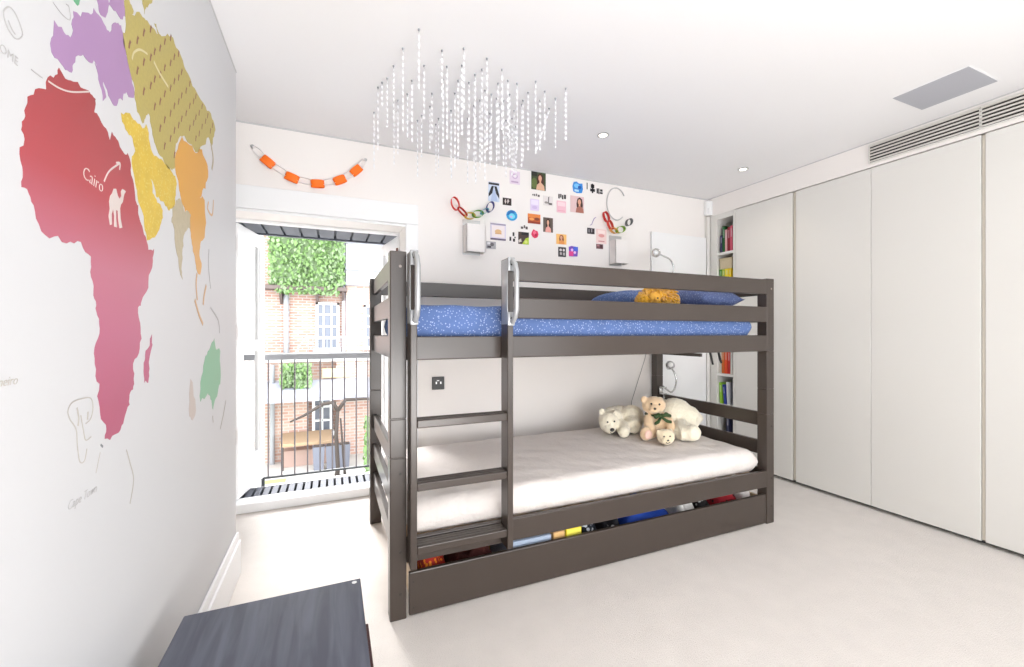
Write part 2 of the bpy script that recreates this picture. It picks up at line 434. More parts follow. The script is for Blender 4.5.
STROKE = {
 'sumatra': [(1.686, 1.292), (1.676, 1.257), (1.689, 1.206)],
 'borneo': [(1.797, 1.265), (1.769, 1.226), (1.759, 1.195)],
 'java': [(1.662, 1.205), (1.711, 1.158), (1.756, 1.129)],
 'papua': [(1.856, 1.191), (1.969, 1.148), (1.989, 1.099)],
 'japan': [(1.861, 1.782), (1.892, 1.741), (1.874, 1.695)],
 'philippines': [(1.827, 1.564), (1.817, 1.535), (1.878, 1.53), (1.896, 1.589)],
 'island_a': [(1.833, 1.396), (1.827, 1.336), (1.857, 1.26)],
 'new_zealand': [(2.098, 0.821), (2.053, 0.771), (2.002, 0.725)],
 'new_zealand_b': [(1.885, 0.796), (1.892, 0.771)],
 'rome_line': [(0.852, 1.482), (0.878, 1.484)],
 'rome_arrow': [(0.893, 1.487), (0.924, 1.492), (0.96, 1.505), (1.013, 1.533)],
 'cairo_arrow': [(1.069, 1.39), (1.09, 1.417), (1.134, 1.448)],
 'cairo_arrow_head': [(1.119, 1.444), (1.136, 1.449), (1.134, 1.435)],
 'moscow_arrow': [(1.194, 1.697), (1.204, 1.718), (1.237, 1.744), (1.279, 1.759)],
 'moscow_line': [(1.318, 1.764), (1.359, 1.757), (1.42, 1.755)],
 'elephant_a': [(0.953, 0.955), (0.946, 0.97), (0.957, 0.982), (0.983, 0.985), (1.019, 0.982), (1.027, 0.963), (1.019, 0.945), (1.002, 0.939)],
 'elephant_b': [(0.953, 0.955), (0.971, 0.935), (0.975, 0.906), (0.983, 0.877), (0.998, 0.875), (1.006, 0.894)],
 'elephant_c': [(0.986, 0.957), (0.994, 0.93), (1.002, 0.91), (1.021, 0.912)],
 'elephant_d': [(0.974, 0.972), (0.979, 0.954), (0.977, 0.94)],
 'elephant_e': [(1.01, 0.959), (1.008, 0.945)],
 'crest_a': [(0.797, 1.517), (0.795, 1.527), (0.807, 1.541), (0.821, 1.538), (0.833, 1.521), (0.82, 1.506), (0.804, 1.509), (0.797, 1.517)],
 'crest_b': [(0.804, 1.521), (0.811, 1.514), (0.818, 1.511)],
 'penguin': [(1.166, 0.852), (1.184, 0.819), (1.202, 0.777), (1.184, 0.731)],
 'dot': [(1.056, 0.889), (1.064, 0.883)],
 'cape_line': [(1.054, 0.875), (1.038, 0.841)],
 'iberia_line': [(0.905, 1.617), (0.929, 1.615), (0.952, 1.621), (0.95, 1.64), (0.942, 1.64)],
 'camel': [(1.156, 1.4), (1.163, 1.399), (1.156, 1.392), (1.152, 1.384), (1.149, 1.374), (1.139, 1.364), (1.136, 1.356), (1.138, 1.336), (1.146, 1.319), (1.134, 1.315), (1.128, 1.333), (1.126, 1.349), (1.118, 1.348), (1.118, 1.331), (1.122, 1.314), (1.11, 1.313), (1.111, 1.334), (1.106, 1.348), (1.099, 1.335), (1.1, 1.315), (1.093, 1.312), (1.087, 1.328), (1.092, 1.344), (1.089, 1.357), (1.093, 1.369), (1.102, 1.377), (1.108, 1.388), (1.118, 1.391), (1.126, 1.379), (1.134, 1.375), (1.142, 1.383), (1.14, 1.392), (1.146, 1.399)],
}
STRANDS = [(0.313, 1.692, 0.239), (0.273, 1.832, 0.355), (0.253, 1.969, 0.238), (0.238, 2.077, 0.229), (0.219, 2.12, 0.114), (0.205, 2.171, 0.305), (0.209, 2.426, 0.313), (0.305, 2.361, 0.299), (0.31, 2.251, 0.281), (0.346, 2.047, 0.296), (0.345, 2.171, 0.231), (0.376, 1.911, 0.24), (0.456, 2.118, 0.233), (0.425, 1.779, 0.21), (0.478, 1.981, 0.333), (0.44, 2.419, 0.319), (0.45, 2.355, 0.229), (0.542, 2.35, 0.277), (0.544, 2.423, 0.296), (0.619, 2.365, 0.322), (0.584, 2.239, 0.331), (0.506, 1.73, 0.259), (0.545, 1.96, 0.377), (0.56, 2.072, 0.372), (0.597, 1.955, 0.323), (0.616, 1.753, 0.398), (0.621, 1.835, 0.419), (0.688, 1.988, 0.446), (0.729, 2.008, 0.329), (0.785, 2.185, 0.281), (0.69, 2.285, 0.366), (0.724, 2.246, 0.373), (0.681, 2.142, 0.334), (0.694, 2.083, 0.358), (0.726, 1.907, 0.271), (0.797, 2.08, 0.291), (0.766, 2.032, 0.355), (0.804, 2.035, 0.342), (0.704, 1.799, 0.275), (0.812, 1.972, 0.329), (0.893, 2.221, 0.319), (0.915, 2.187, 0.327), (0.892, 2.104, 0.336), (0.809, 1.871, 0.319), (0.905, 2.033, 0.333), (0.896, 1.995, 0.307), (0.889, 1.919, 0.287), (0.883, 1.821, 0.335), (0.96, 1.878, 0.246), (1.039, 1.912, 0.253), (1.042, 1.814, 0.253), (0.971, 2.262, 0.288), (0.471, 1.877, 0.33), (0.53, 1.843, 0.311), (0.472, 2.244, 0.231), (0.604, 1.883, 0.303), (0.76, 1.866, 0.282), (0.975, 1.96, 0.256)]
PHOTO = {1: (1.395, 2.217, 0.123, 0.136), 2: (1.729, 2.216, 0.098, 0.092), 3: (1.883, 2.225, 0.157, 0.078), 4: (1.725, 2.085, 0.125, 0.13), 5: (1.587, 2.05, 0.082, 0.091), 6: (1.593, 2.128, 0.069, 0.042), 7: (1.363, 2.038, 0.073, 0.088), 8: (1.375, 2.111, 0.065, 0.026), 9: (1.474, 2.081, 0.084, 0.074), 10: (1.145, 2.035, 0.069, 0.053), 11: (1.045, 2.091, 0.086, 0.141), 12: (1.182, 1.941, 0.089, 0.079), 13: (1.077, 1.814, 0.121, 0.124), 14: (1.024, 1.715, 0.074, 0.053), 15: (1.188, 1.787, 0.054, 0.072), 16: (1.274, 1.786, 0.087, 0.091), 17: (1.28, 1.866, 0.06, 0.033), 18: (1.365, 1.827, 0.061, 0.07), 19: (1.359, 1.935, 0.106, 0.073), 20: (1.474, 1.902, 0.084, 0.112), 21: (1.587, 1.806, 0.09, 0.079), 22: (1.593, 1.71, 0.069, 0.076), 23: (1.691, 1.722, 0.084, 0.084), 24: (1.205, 2.215, 0.082, 0.097), 25: (1.86, 1.971, 0.074, 0.082), 26: (1.849, 1.893, 0.069, 0.047), 27: (1.946, 1.859, 0.099, 0.118), 28: (1.93, 1.779, 0.066, 0.039)}

# ================================================================== THE ROOM
BY, RX, LX, CE = 2.83, 3.08, -0.40, 2.29
b = MB(); b.box((-1.0, -1.85, -0.12), (3.75, BY + 0.29, 0.0)); structure(b.build('floor', M['carpet']))
b = MB(); b.box((-1.0, -1.85, CE), (3.75, BY + 0.29, CE + 0.12)); structure(b.build('ceiling', M['ceiling']))
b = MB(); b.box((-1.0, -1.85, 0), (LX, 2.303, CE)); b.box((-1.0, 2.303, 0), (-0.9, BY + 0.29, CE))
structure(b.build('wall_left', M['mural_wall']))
b = MB()
b.box((-0.9, BY, 0), (-0.575, BY + 0.29, CE)); b.box((0.436, BY, 0), (3.75, BY + 0.29, CE)); b.box((-0.575, BY, 1.80), (0.436, BY + 0.29, CE))
structure(b.build('wall_back', M['wall']))
b = MB(); b.box((3.65, -1.85, 0), (3.75, BY, CE)); structure(b.build('wall_right', M['wall']))
b = MB()
b.box((LX, -1.85, 0), (3.65, -1.7, 0.35)); b.box((LX, -1.85, 2.2), (3.65, -1.7, CE))
b.box((LX, -1.85, 0.35), (0.0, -1.7, 2.2)); b.box((2.9, -1.85, 0.35), (3.65, -1.7, 2.2))  # unseen opening, sized to let fill light into the room
structure(b.build('wall_rear', M['wall']))
# bulkhead over the wardrobes
b = MB(); b.box((RX, -1.7, 2.132), (3.65, BY, CE - 0.001)); structure(b.build('trim_1', M['wall']))
# thin grey strips: shade of the ceiling joint painted in
b = MB(); b.box((-0.9, BY - 0.003, CE - 0.008), (RX, BY, CE)); structure(b.build('trim_2', M['gap']))
b = MB(); b.box((RX - 0.003, -1.7, CE - 0.006), (RX, BY - 0.003, CE)); structure(b.build('trim_3', M['gap']))
b = MB(); b.box((LX, -1.7, CE - 0.006), (LX + 0.003, 2.303, CE)); structure(b.build('trim_4', M['gap']))
# skirting
def skirt(name, pts):
    b = MB()
    for a, c in pts: b.box(a, c, 0.003)
    structure(b.build(name, M['trim']))
skirt('baseboard_left', [((LX, -1.6, 0), (LX + 0.018, 2.32, 0.15)), ((LX, -1.6, 0.15), (LX + 0.010, 2.312, 0.19))])
skirt('baseboard_back', [((0.52, BY - 0.016, 0), (2.42, BY, 0.12))])
# flush white cupboard door in the back corner
d2 = thing('door_2', (2.43, BY - 0.02, 0), None, None); d2['kind'] = 'structure'
b = MB(); b.box((2.432, BY - 0.026, 0.012), (3.035, BY - 0.002, 1.94), 0.003); b.build('door_leaf', M['trim'], d2)
b = MB(); b.box((3.042, BY - 0.03, 0), (3.078, BY - 0.002, 2.13), 0.002); b.build('door_jamb', M['wardrobe'], d2)

# ------------------------------------------------------------------ french door
dr = thing('door_1', (-0.05, BY, 0), None, None); dr['kind'] = 'structure'
FY = BY + 0.245
b = MB()
b.box((0.437, BY - 0.022, 0), (0.515, BY - 0.0003, 1.8005), 0.004); b.box((-0.66, BY - 0.022, 1.801), (0.515, BY - 0.0003, 1.93), 0.004)
b.box((-0.66, BY - 0.022, 0), (-0.577, BY - 0.0003, 1.8005), 0.004)
b.box((-0.575, BY - 0.006, 1.786), (0.436, BY - 0.0005, 1.7995))
b.build('casing', M['trim'], dr)
b = MB()
b.box((0.425, FY, 0.06), (0.4355, FY + 0.05, 1.7995), 0.002); b.box((-0.5745, FY, 0.06), (-0.548, FY + 0.05, 1.7995), 0.002)
b.box((-0.548, FY, 1.785), (0.425, FY + 0.05, 1.7995), 0.002)
b.build('frame', M['trim'], dr)
b = MB(); b.box((-0.5745, FY - 0.025, 0.0005), (0.4355, FY + 0.10, 0.058), 0.006); b.build('sill', M['trim'], dr)
def leaf(hx, hy, ang, w, side):
    """one glazed leaf hinged at (hx, hy), swung outwards; built along +X then turned"""
    z0, z1 = 0.066, 1.783; t = 0.04
    R = Matrix.Rotation(ang, 4, 'Z')
    def turn(mb):
        for v in mb.bm.verts: v.co = Vector((hx, hy, 0)) + (R @ v.co)
    b = MB()
    b.box((0, 0, z0), (0.085, t, z1), 0.003); b.box((w - 0.085, 0, z0), (w, t, z1), 0.003)
    for a, c in ((z0, z0 + 0.22), (0.98, 1.05), (z1 - 0.09, z1)): b.box((0.085, 0.002, a), (w - 0.085, t - 0.002, c), 0.003)
    for a, c in ((z0 + 0.22, 0.98), (1.05, z1 - 0.09)):
        b.box((0.085, 0.010, a), (0.098, t - 0.010, c)); b.box((w - 0.098, 0.010, a), (w - 0.085, t - 0.010, c))
    turn(b); lf = b.build('door_leaf', M['trim'], dr)
    for a, c in ((z0 + 0.22, 0.98), (1.05, z1 - 0.09)):
        b = MB(); b.box((0.09, t/2 - 0.002, a), (w - 0.09, t/2 + 0.002, c)); turn(b); b.build('glass_pane', M['glass'], lf)
    return lf
leaf(-0.532, FY + 0.055, math.radians(78), 0.44, -1)
leaf(0.462, FY + 0.055, math.radians(99), 0.44, 1)
for z in (0.42, 1.06, 1.60):
    for x, s in ((-0.5475, 1), (0.4245, -1)):
        b = MB(); b.box((x, FY + 0.004, z), (x + s*0.004, FY + 0.05, z + 0.09), 0.001); b.cyl((x + s*0.008, FY - 0.004, z), (x + s*0.008, FY - 0.004, z + 0.09), 0.007, n=10)
        b.build('hinge', M['hinge'], dr, smooth=SM)

# ================================================================== WARDROBES
def wardrobe(y0, y1, doors, label):
    t = thing('fitted_wardrobe', (3.35, (y0+y1)/2, 0), label, 'wardrobe', 'fitted white wardrobes along the right wall')
    b = MB()
    b.box((3.105, y0, 0.05), (3.125, y0 + 0.02, 2.13)); b.box((3.105, y1 - 0.02, 0.05), (3.125, y1, 2.13))
    b.box((3.125, y0, 0.05), (3.64, y0 + 0.02, 2.13)); b.box((3.125, y1 - 0.02, 0.05), (3.64, y1, 2.13))
    b.box((3.105, y0, 2.11), (3.64, y1, 2.13)); b.box((3.105, y0, 0.05), (3.64, y1, 0.07)); b.box((3.60, y0, 0.05), (3.64, y1, 2.13))
    b.build('carcass', M['wardrobe_edge'], t)
    b = MB(); b.box((3.13, y0, 0), (3.16, y1, 0.05)); b.build('plinth', M['plinth'], t)
    for a, c in doors:
        b = MB(); b.box((RX, a, 0.022), (RX + 0.024, c, 2.126), 0.0025); b.build('door', M['wardrobe'], t)
    for e in (y0, y1):
        if e < 2.5:
            s = 1 if e == y0 else -1
            b = MB(); b.box((RX + 0.005, e, 0.03), (RX + 0.024, e + s*0.0045 if e == y0 else e - 0.010, 2.12)); b.build('edge_strip', M['wardrobe_edge'], t)
wardrobe(2.05, 2.546, [(2.062, 2.545)], 'single-door white wardrobe unit beside the open bookcase, farthest from the camera')
wardrobe(1.063, 2.05, [(1.566, 2.036), (1.071, 1.5635)], 'two-door white wardrobe unit in the middle of the right wall, half under the air vent')
wardrobe(0.076, 1.063, [(0.580, 1.055), (0.084, 0.577)], 'two-door white wardrobe unit cut by the right edge of the photo')
# open bookcase in the corner
BKY0, BKY1 = 2.566, 2.728
t = thing('narrow_bookcase', (3.3, 2.68, 0), 'narrow white open bookcase built in between the last wardrobe and the corner', 'bookcase')
b = MB()
b.box((RX, 2.548, 0.02), (3.40, BKY0, 2.131), 0.001); b.box((RX, BKY1, 0.02), (3.40, 2.80, 2.131), 0.001)
b.box((3.385, BKY0, 0.02), (3.40, BKY1, 2.131)); b.box((RX, BKY0, 2.085), (3.385, BKY1, 2.131)); b.box((RX, BKY0, 0.02), (3.385, BKY1, 0.22))
b.build('frame', M['wardrobe'], t)
SHELF_Z = [1.795, 1.535, 1.27, 1.01, 0.75, 0.487]
for z in SHELF_Z:
    b = MB(); b.box((RX + 0.004, BKY0, z - 0.022), (3.385, BKY1, z), 0.001); b.build('shelf', M['cab_in'], t)
def book(y, w, h, z, col, label, depth=0.17, lean=0.0, x=3.10, name='book', cat='book', group='books in the corner bookcase'):
    b = MB(); b.mi = 0
    b.box((x, y, z), (x + 0.003, y + w, z + h), 0.0008); b.box((x, y, z), (x + depth, y + 0.0025, z + h)); b.box((x, y + w - 0.0025, z), (x + depth, y + w, z + h))
    b.mi = 1; b.box((x + 0.004, y + 0.003, z + 0.003), (x + depth - 0.004, y + w - 0.003, z + h - 0.004))
    b.mi = 2; b.box((x - 0.0006, y + w*0.25, z + h*0.55), (x, y + w*0.75, z + h*0.88))
    if lean:
        for v in b.bm.verts:
            v.co.y += (v.co.z - z) * lean
    o = b.build(name, [mat('cover', srgb(*col), 0.5), M['white_paper'], mat('title_patch', srgb(*[min(255, int(c*0.5+110)) for c in col]), 0.5)])
    return tag(o, label, cat, group)
z = 1.7955
book(2.690, 0.022, 0.150, z, (58, 48, 92), 'dark purple book at the left end of the top bookcase shelf')
book(2.664, 0.024, 0.225, z, (20, 92, 40), 'tall green book on the top bookcase shelf')
book(2.640, 0.022, 0.190, z, (226, 170, 172), 'pale pink book beside the tall green book on the top shelf')
book(2.612, 0.026, 0.205, z, (150, 34, 52), 'dark red book on the top bookcase shelf')
book(2.588, 0.022, 0.215, z, (225, 92, 118), 'bright pink book near the right end of the top bookcase shelf')
book(2.567, 0.019, 0.200, z, (190, 40, 70), 'crimson book at the right end of the top bookcase shelf')
z = 1.5355
book(2.694, 0.028, 0.115, z, (74, 150, 46), 'green book under the beige box on the second shelf', 0.2)
book(2.664, 0.028, 0.113, z, (176, 200, 60), 'lime book between green and yellow books under the beige box', 0.2)
book(2.630, 0.032, 0.115, z, (246, 226, 40), 'yellow book in the middle of the row under the beige box', 0.2)
book(2.600, 0.028, 0.114, z, (250, 212, 20), 'deep yellow book at the right end of the row under the beige box', 0.2)
t = thing('storage_box', (3.19, 2.655, 1.6512), 'beige lidded box lying on the yellow and green books in the bookcase', 'box')
b = MB(); b.box((3.10, 2.595, 1.6512), (3.28, 2.718, 1.725), 0.003); b.build('body', mat('beige_card', srgb(205, 190, 160), 0.7), t)
b = MB(); b.box((3.097, 2.592, 1.725), (3.283, 2.721, 1.745), 0.002); b.build('lid', mat('beige_lid', srgb(196, 182, 150), 0.7), t)
z = 1.0105
book(2.700, 0.024, 0.16, z, (210, 205, 195), 'off-white book on the fourth bookcase shelf')
book(2.670, 0.026, 0.18, z, (60, 110, 160), 'mid blue book on the fourth bookcase shelf')
z = 0.7505
book(2.700, 0.022, 0.200, z, (232, 226, 215), 'off-white book at the left end of the shelf of orange books')
book(2.672, 0.024, 0.210, z, (226, 120, 50), 'orange book next to the off-white one on the shelf under the upper bunk')
book(2.640, 0.028, 0.215, z, (238, 84, 40), 'red-orange book in the middle of the shelf under the upper bunk')
book(2.612, 0.024, 0.205, z, (206, 44, 40), 'red book on the shelf under the upper bunk', lean=-0.0)
book(2.588, 0.020, 0.195, z, (235, 232, 226), 'white book beside the red book on the shelf under the upper bunk')
book(2.567, 0.018, 0.210, z, (120, 46, 60), 'dark maroon book at the right end of the shelf under the upper bunk')
z = 0.4875
book(2.690, 0.026, 0.180, z, (150, 205, 58), 'lime green leaning book on the lowest visible bookcase shelf', lean=0.05)
book(2.650, 0.024, 0.165, z, (40, 62, 160), 'royal blue book leaning on the lowest visible bookcase shelf', lean=0.10)
book(2.622, 0.020, 0.190, z, (226, 228, 236), 'white book behind the leaning blue book on the lowest visible shelf', lean=0.05)
book(2.570, 0.022, 0.21, z, (70, 74, 96), 'slate grey book at the right end of the lowest visible shelf')
book(2.62, 0.03, 0.16, 0.2205, (36, 40, 70), 'navy book standing on the bookcase floor, seen between the end boards')

# air vent grille, ceiling panel, downlights, sensor
g = thing('air_vent_grille', (RX, 1.0, 2.155), 'long slatted air vent grille over the wardrobe doors', 'vent')
gy0, gy1, gz0, gz1 = 0.36, 1.57, 2.156, 2.268
b = MB(); b.box((RX - 0.002, gy0, gz0), (RX - 0.0003, gy1, gz1)); b.build('backing', M['grille_dark'], g)
b = MB(); b.box((RX - 0.011, gy0, gz0 - 0.004), (RX - 0.0003, gy1, gz0 + 0.002)); b.box((RX - 0.011, gy0, gz1 - 0.002), (RX - 0.0003, gy1, gz1 + 0.004))
b.box((RX - 0.011, gy1 - 0.002, gz0), (RX - 0.0003, gy1 + 0.004, gz1)); b.box((RX - 0.011, gy0 - 0.004, gz0), (RX - 0.0003, gy0 + 0.002, gz1))
b.box((RX - 0.012, 1.066, gz0), (RX - 0.002, 1.074, gz1)); b.build('frame', M['wardrobe'], g)
for k in range(6):
    zc = gz0 + 0.010 + k * (gz1 - gz0 - 0.018) / 5
    b = MB(); b.box((RX - 0.012, gy0, zc - 0.0036), (RX - 0.003, gy1, zc + 0.0042), 0.001); b.build('slat', M['grille'], g)
t = thing('ceiling_panel', (2.74, 1.085, CE), 'flat grey rectangular panel set in the ceiling near the air vent', 'ceiling panel')
b = MB(); b.box((2.602, 0.944, CE - 0.004), (2.878, 1.227, CE - 0.0005), 0.001); b.build('panel', M['panel_grey'], t)
b = MB(); b.box((2.596, 0.938, CE - 0.002), (2.884, 1.233, CE - 0.0003)); b.build('surround', M['trim'], t)
def downlight(x, y, label):
    t = thing('ceiling_downlight', (x, y, CE), label, 'downlight', 'round ceiling downlights')
    b = MB(); b.lathe((x, y, 0), [(0.036, CE - 0.0005), (0.036, CE - 0.003), (0.029, CE - 0.006), (0.025, CE - 0.003), (0.025, CE - 0.0005)], 28); b.build('rim', M['steel'], t, smooth=SM)
    b = MB(); b.lathe((x, y, 0), [(0.0235, CE - 0.0008), (0.0235, CE - 0.0035), (0.012, CE - 0.0055)], 24); b.build('lens', M['lamp_lens'], t, smooth=SM)
    d = bpy.data.lights.new('downlight_beam', 'SPOT'); d.energy = DOWNLIGHT_W; d.spot_size = math.radians(120); d.spot_blend = 0.8
    d.shadow_soft_size = 0.03; d.color = (1.0, 0.9, 0.78)
    o = bpy.data.objects.new('downlight_beam', d); C.objects.link(o); o.location = (x, y, CE - 0.02)
downlight(1.495, 2.155, 'round ceiling downlight over the bunk bed, next to the hanging strands')
downlight(2.737, 2.195, 'round ceiling downlight near the back right corner by the wardrobes')
t = thing('alarm_sensor', (3.055, 2.805, 2.135), 'small white sensor box in the back right ceiling corner', 'sensor')
b = MB(); b.prism([(3.028, BY - 0.005), (3.028, BY - 0.035), (3.05, BY - 0.055), (3.078, BY - 0.055), (3.078, BY - 0.005)], 2, 2.138, 2.262); b.build('housing', M['trim'], t)
b = MB(); b.box((3.036, BY - 0.046, 2.15), (3.047, BY - 0.040, 2.20), 0.002); b.build('window', mat('sensor_lens', (0.65, 0.65, 0.67), 0.3), t)

# ================================================================== BUNK BED
X0, X1, Y0, Y1, BH = 0.202, 2.353, 1.682, 2.653, 1.414
PW = 0.062
bed = thing('bunk_bed', ((X0+X1)/2, (Y0+Y1)/2, 0), 'dark taupe wooden bunk bed with a ladder, standing by the back wall', 'bunk bed')
def post(x, y, seams, front):
    b = MB()
    zs = [0.0] + seams + [BH]
    for a, c in zip(zs[:-1], zs[1:]):
        b.box((x, y, a + (0.0008 if a else 0)), (x + PW, y + PW, c - 0.0008), 0.0035)
    b.box((x + 0.002, y + 0.002, 0.01), (x + PW - 0.002, y + PW - 0.002, BH - 0.01))
    p = b.build('post', M['bed'], bed)
    if front:
        for z in (0.10, 0.26, 0.56, 1.355):
            c = MB(); c.cyl((x + PW*0.62, y - 0.0008, z), (x + PW*0.62, y + 0.004, z), 0.0055, n=12)
            c.build('bolt_cap', M['bolt'] if z in (1.355,) else M['bed_dark'], p)
    return p
SE = [0.620, 0.770]
post(X0, Y0, SE, True); post(X1 - PW, Y0, [0.628, 0.775, 0.995], True)
post(X0, Y1 - PW, SE, False); post(X1 - PW, Y1 - PW, SE, False)
RT = 0.025
LEVELS = [(0.212, 0.306), (0.994, 1.086), (1.162, 1.250), (1.322, 1.408)]
def rail(name, a, c):
    b = MB(); b.box(a, c, 0.004); return b.build(name, M['bed'], bed)
yf = Y0 + 0.001
lx1 = 0.690
rail('side_rail', (X0 + PW, yf, 0.212), (X1 - PW + 0.012, yf + RT, 0.306))
rail('side_rail', (X0 + PW, yf, 0.994), (X1 - PW + 0.012, yf + RT, 1.086))
rail('guard_rail', (0.676, yf, 1.162), (X1 - PW + 0.012, yf + RT, 1.250))
rail('guard_rail', (0.676, yf, 1.322), (X1 - PW + 0.012, yf + RT, 1.408))
yb = Y1 - RT - 0.001
rail('side_rail', (X0 + PW, yb, 0.212), (X1 - PW, yb + RT, 0.306))
rail('side_rail', (X0 + PW, yb, 0.994), (X1 - PW, yb + RT, 1.086))
rail('guard_rail', (X0 + PW, yb, 1.322), (X1 - PW, yb + RT, 1.408))
for z0, z1 in ((0.212, 0.300), (0.382, 0.464), (0.550, 0.632), (0.994, 1.086), (1.162, 1.250), (1.322, 1.408)):
    rail('end_board', (X0 + 0.018, Y0 + PW, z0), (X0 + 0.018 + 0.024, Y1 - PW, z1))
    rail('end_board', (X1 - 0.030, Y0 + PW, z0), (X1 - 0.030 + 0.024, Y1 - PW, z1))
for zb in (0.262, 1.040):
    b = MB()
    for k in range(14):
        x = X0 + 0.10 + k * (X1 - X0 - 0.20 - 0.07) / 13
        b.box((x, Y0 + RT + 0.002, zb), (x + 0.07, Y1 - RT - 0.003, zb + 0.018))
    for y in (Y0 + RT + 0.004, Y1 - RT - 0.026): b.box((X0 + PW, y, zb - 0.022), (X1 - PW, y + 0.022, zb))
    b.build('slat_base', M['slat'], bed)
# ladder with flat treads and two grab handles
LYF, LYB = 1.606, 1.680
b = MB()
b.box((0.266, LYF, 0.221), (0.291, LYB, 1.405), 0.003); b.box((0.653, LYF, 0.221), (0.678, LYB, 1.405), 0.003)
lad = b.build('ladder', M['bed'], bed)
for zt in (0.774, 0.538, 0.302):
    b = MB(); b.box((0.291, LYF + 0.004, zt - 0.031), (0.653, LYB - 0.004, zt), 0.004)
    for q in (0.25, 0.5, 0.75): b.box((0.296, LYF + 0.074*q - 0.0035, zt - 0.001), (0.648, LYF + 0.074*q + 0.0035, zt + 0.0016))
    b.build('ladder_step', M['bed'], lad)
def handle(x):
    z0, z1 = 1.135, 1.400; yo = LYF - 0.050
    path = [(x, LYF + 0.002, z1 - 0.018), (x + 0.002, LYF - 0.018, z1 - 0.010), (x + 0.004, LYF - 0.036, z1 - 0.024), (x + 0.005, yo, z1 - 0.058), (x + 0.005, yo, z0 + 0.058), (x + 0.004, LYF - 0.036, z0 + 0.026), (x + 0.002, LYF - 0.018, z0 + 0.010), (x, LYF + 0.002, z0 + 0.018)]
    b = MB(); b.tube(path, 0.0105, 14)
    b.box((x - 0.015, LYF - 0.012, z1 - 0.050), (x + 0.015, LYF + 0.001, z1 + 0.006), 0.004); b.box((x - 0.015, LYF - 0.012, z0 - 0.006), (x + 0.015, LYF + 0.001, z0 + 0.050), 0.004)
    b.box((x - 0.0155, LYF - 0.004, z0), (x - 0.0125, LYB - 0.012, z1), 0.001)  # silver strip added for the bright reflection on the stile side
    h = b.build('grab_handle', M['handle'], lad, smooth=SM)
    for z in (z0 + 0.022, z1 - 0.022):
        c = MB(); c.cyl((x, LYF - 0.0135, z), (x, LYF - 0.0115, z), 0.006, n=10); c.build('screw', M['black'], h)
handle(0.2785); handle(0.6655)

# drawer rolling under the bed
dw = thing('underbed_drawer', (1.27, 2.1, 0), 'long taupe drawer pushed under the lower bunk', 'drawer')
b = MB(); b.box((0.274, 1.684, 0.006), (2.288, 1.704, 0.172), 0.004); fp = b.build('front_panel', M['bed'], dw)
for z in (0.035, 0.135):
    c = MB(); c.cyl((0.290, 1.6828, z), (0.290, 1.686, z), 0.004, n=10); c.build('bolt_cap', M['bed_dark'], fp)
b = MB(); b.box((0.29, 1.704, 0.03), (2.27, 2.50, 0.042)); b.box((0.29, 1.704, 0.042), (0.305, 2.50, 0.16)); b.box((2.255, 1.704, 0.042), (2.27, 2.50, 0.16)); b.box((0.29, 2.485, 0.042), (2.27, 2.50, 0.16))
b.build('tray', M['slat'], dw)
for x in (0.36, 2.20):
    for y in (1.80, 2.42):
        c = MB(); c.cyl((x - 0.012, y, 0.0155), (x + 0.012, y, 0.0155), 0.015, n=14); c.build('wheel', M['black'], dw)
# things lying in the drawer, seen through the slot
def cloth_lump(x0, x1, y0, y1, z0, z1, m, name, label, cat, seed=0):
    b = MB(); r = random.Random(seed); nx, ny = 14, 10
    top = {}
    for i in range(nx+1):
        for j in range(ny+1):
            u, v = i/nx, j/ny
            e = min(1, min(u, 1-u)*5) * min(1, min(v, 1-v)*5)
            h = z0 + 0.004 + (z1 - z0 - 0.004) * (e ** 0.5) * (0.82 + 0.18*math.sin(u*9 + seed) * math.cos(v*7 + seed*2)) * (0.95 + 0.05*r.random())
            top[i, j] = b.bm.verts.new((x0 + (x1-x0)*u, y0 + (y1-y0)*v, h))
    bot = {k: b.bm.verts.new((v.co.x, v.co.y, z0)) for k, v in top.items() if k[0] in (0, nx) or k[1] in (0, ny)}
    for i in range(nx):
        for j in range(ny): b.bm.faces.new((top[i,j], top[i+1,j], top[i+1,j+1], top[i,j+1]))
    ring = [(i, 0) for i in range(nx)] + [(nx, j) for j in range(ny)] + [(i, ny) for i in range(nx, 0, -1)] + [(0, j) for j in range(ny, 0, -1)]
    for k in range(len(ring)):
        p, q = ring[k], ring[(k+1) % len(ring)]
        b.bm.faces.new((top[p], bot[p], bot[q], top[q]))
    b.bm.faces.new([bot[p] for p in ring[::-1]])
    o = b.build(name, m, None, smooth=True)
    return tag(o, label, cat, 'things kept in the underbed drawer')
DZ = 0.0425
cloth_lump(0.31, 0.455, 1.715, 1.95, DZ, 0.205, voronoi_mat('red_orange_print', srgb(170, 36, 26), srgb(240, 140, 30), 60, 0.4), 'folded_cloth', 'red and orange patterned cloth at the ladder end of the drawer', 'cloth', 1)
cloth_lump(0.46, 0.67, 1.72, 1.96, DZ, 0.195, mat('dark_maroon_knit', srgb(74, 28, 24), 0.9, bump=(60, 0.8, 0.01)), 'folded_cloth', 'dark maroon ribbed cloth in the drawer behind the ladder', 'cloth', 2)
def flat_item(x0, x1, y0, y1, z0, z1, col, name, label, cat, rot=0.0, col2=None):
    b = MB(); b.box((x0, y0, z0), (x1, y1, z1), 0.004, rot=(0, 0, rot))
    b.mi = 1; b.box((x0 + 0.01, y0 - 0.0012 + 0.01, z1 - 0.0003), (x1 - 0.01, y1 - 0.01, z1 + 0.0006), rot=(0, 0, rot))
    o = b.build(name, [mat(name + '_cover', srgb(*col), 0.5), mat(name + '_print', srgb(*(col2 or col)), 0.5)])
    return tag(o, label, cat, 'things kept in the underbed drawer')
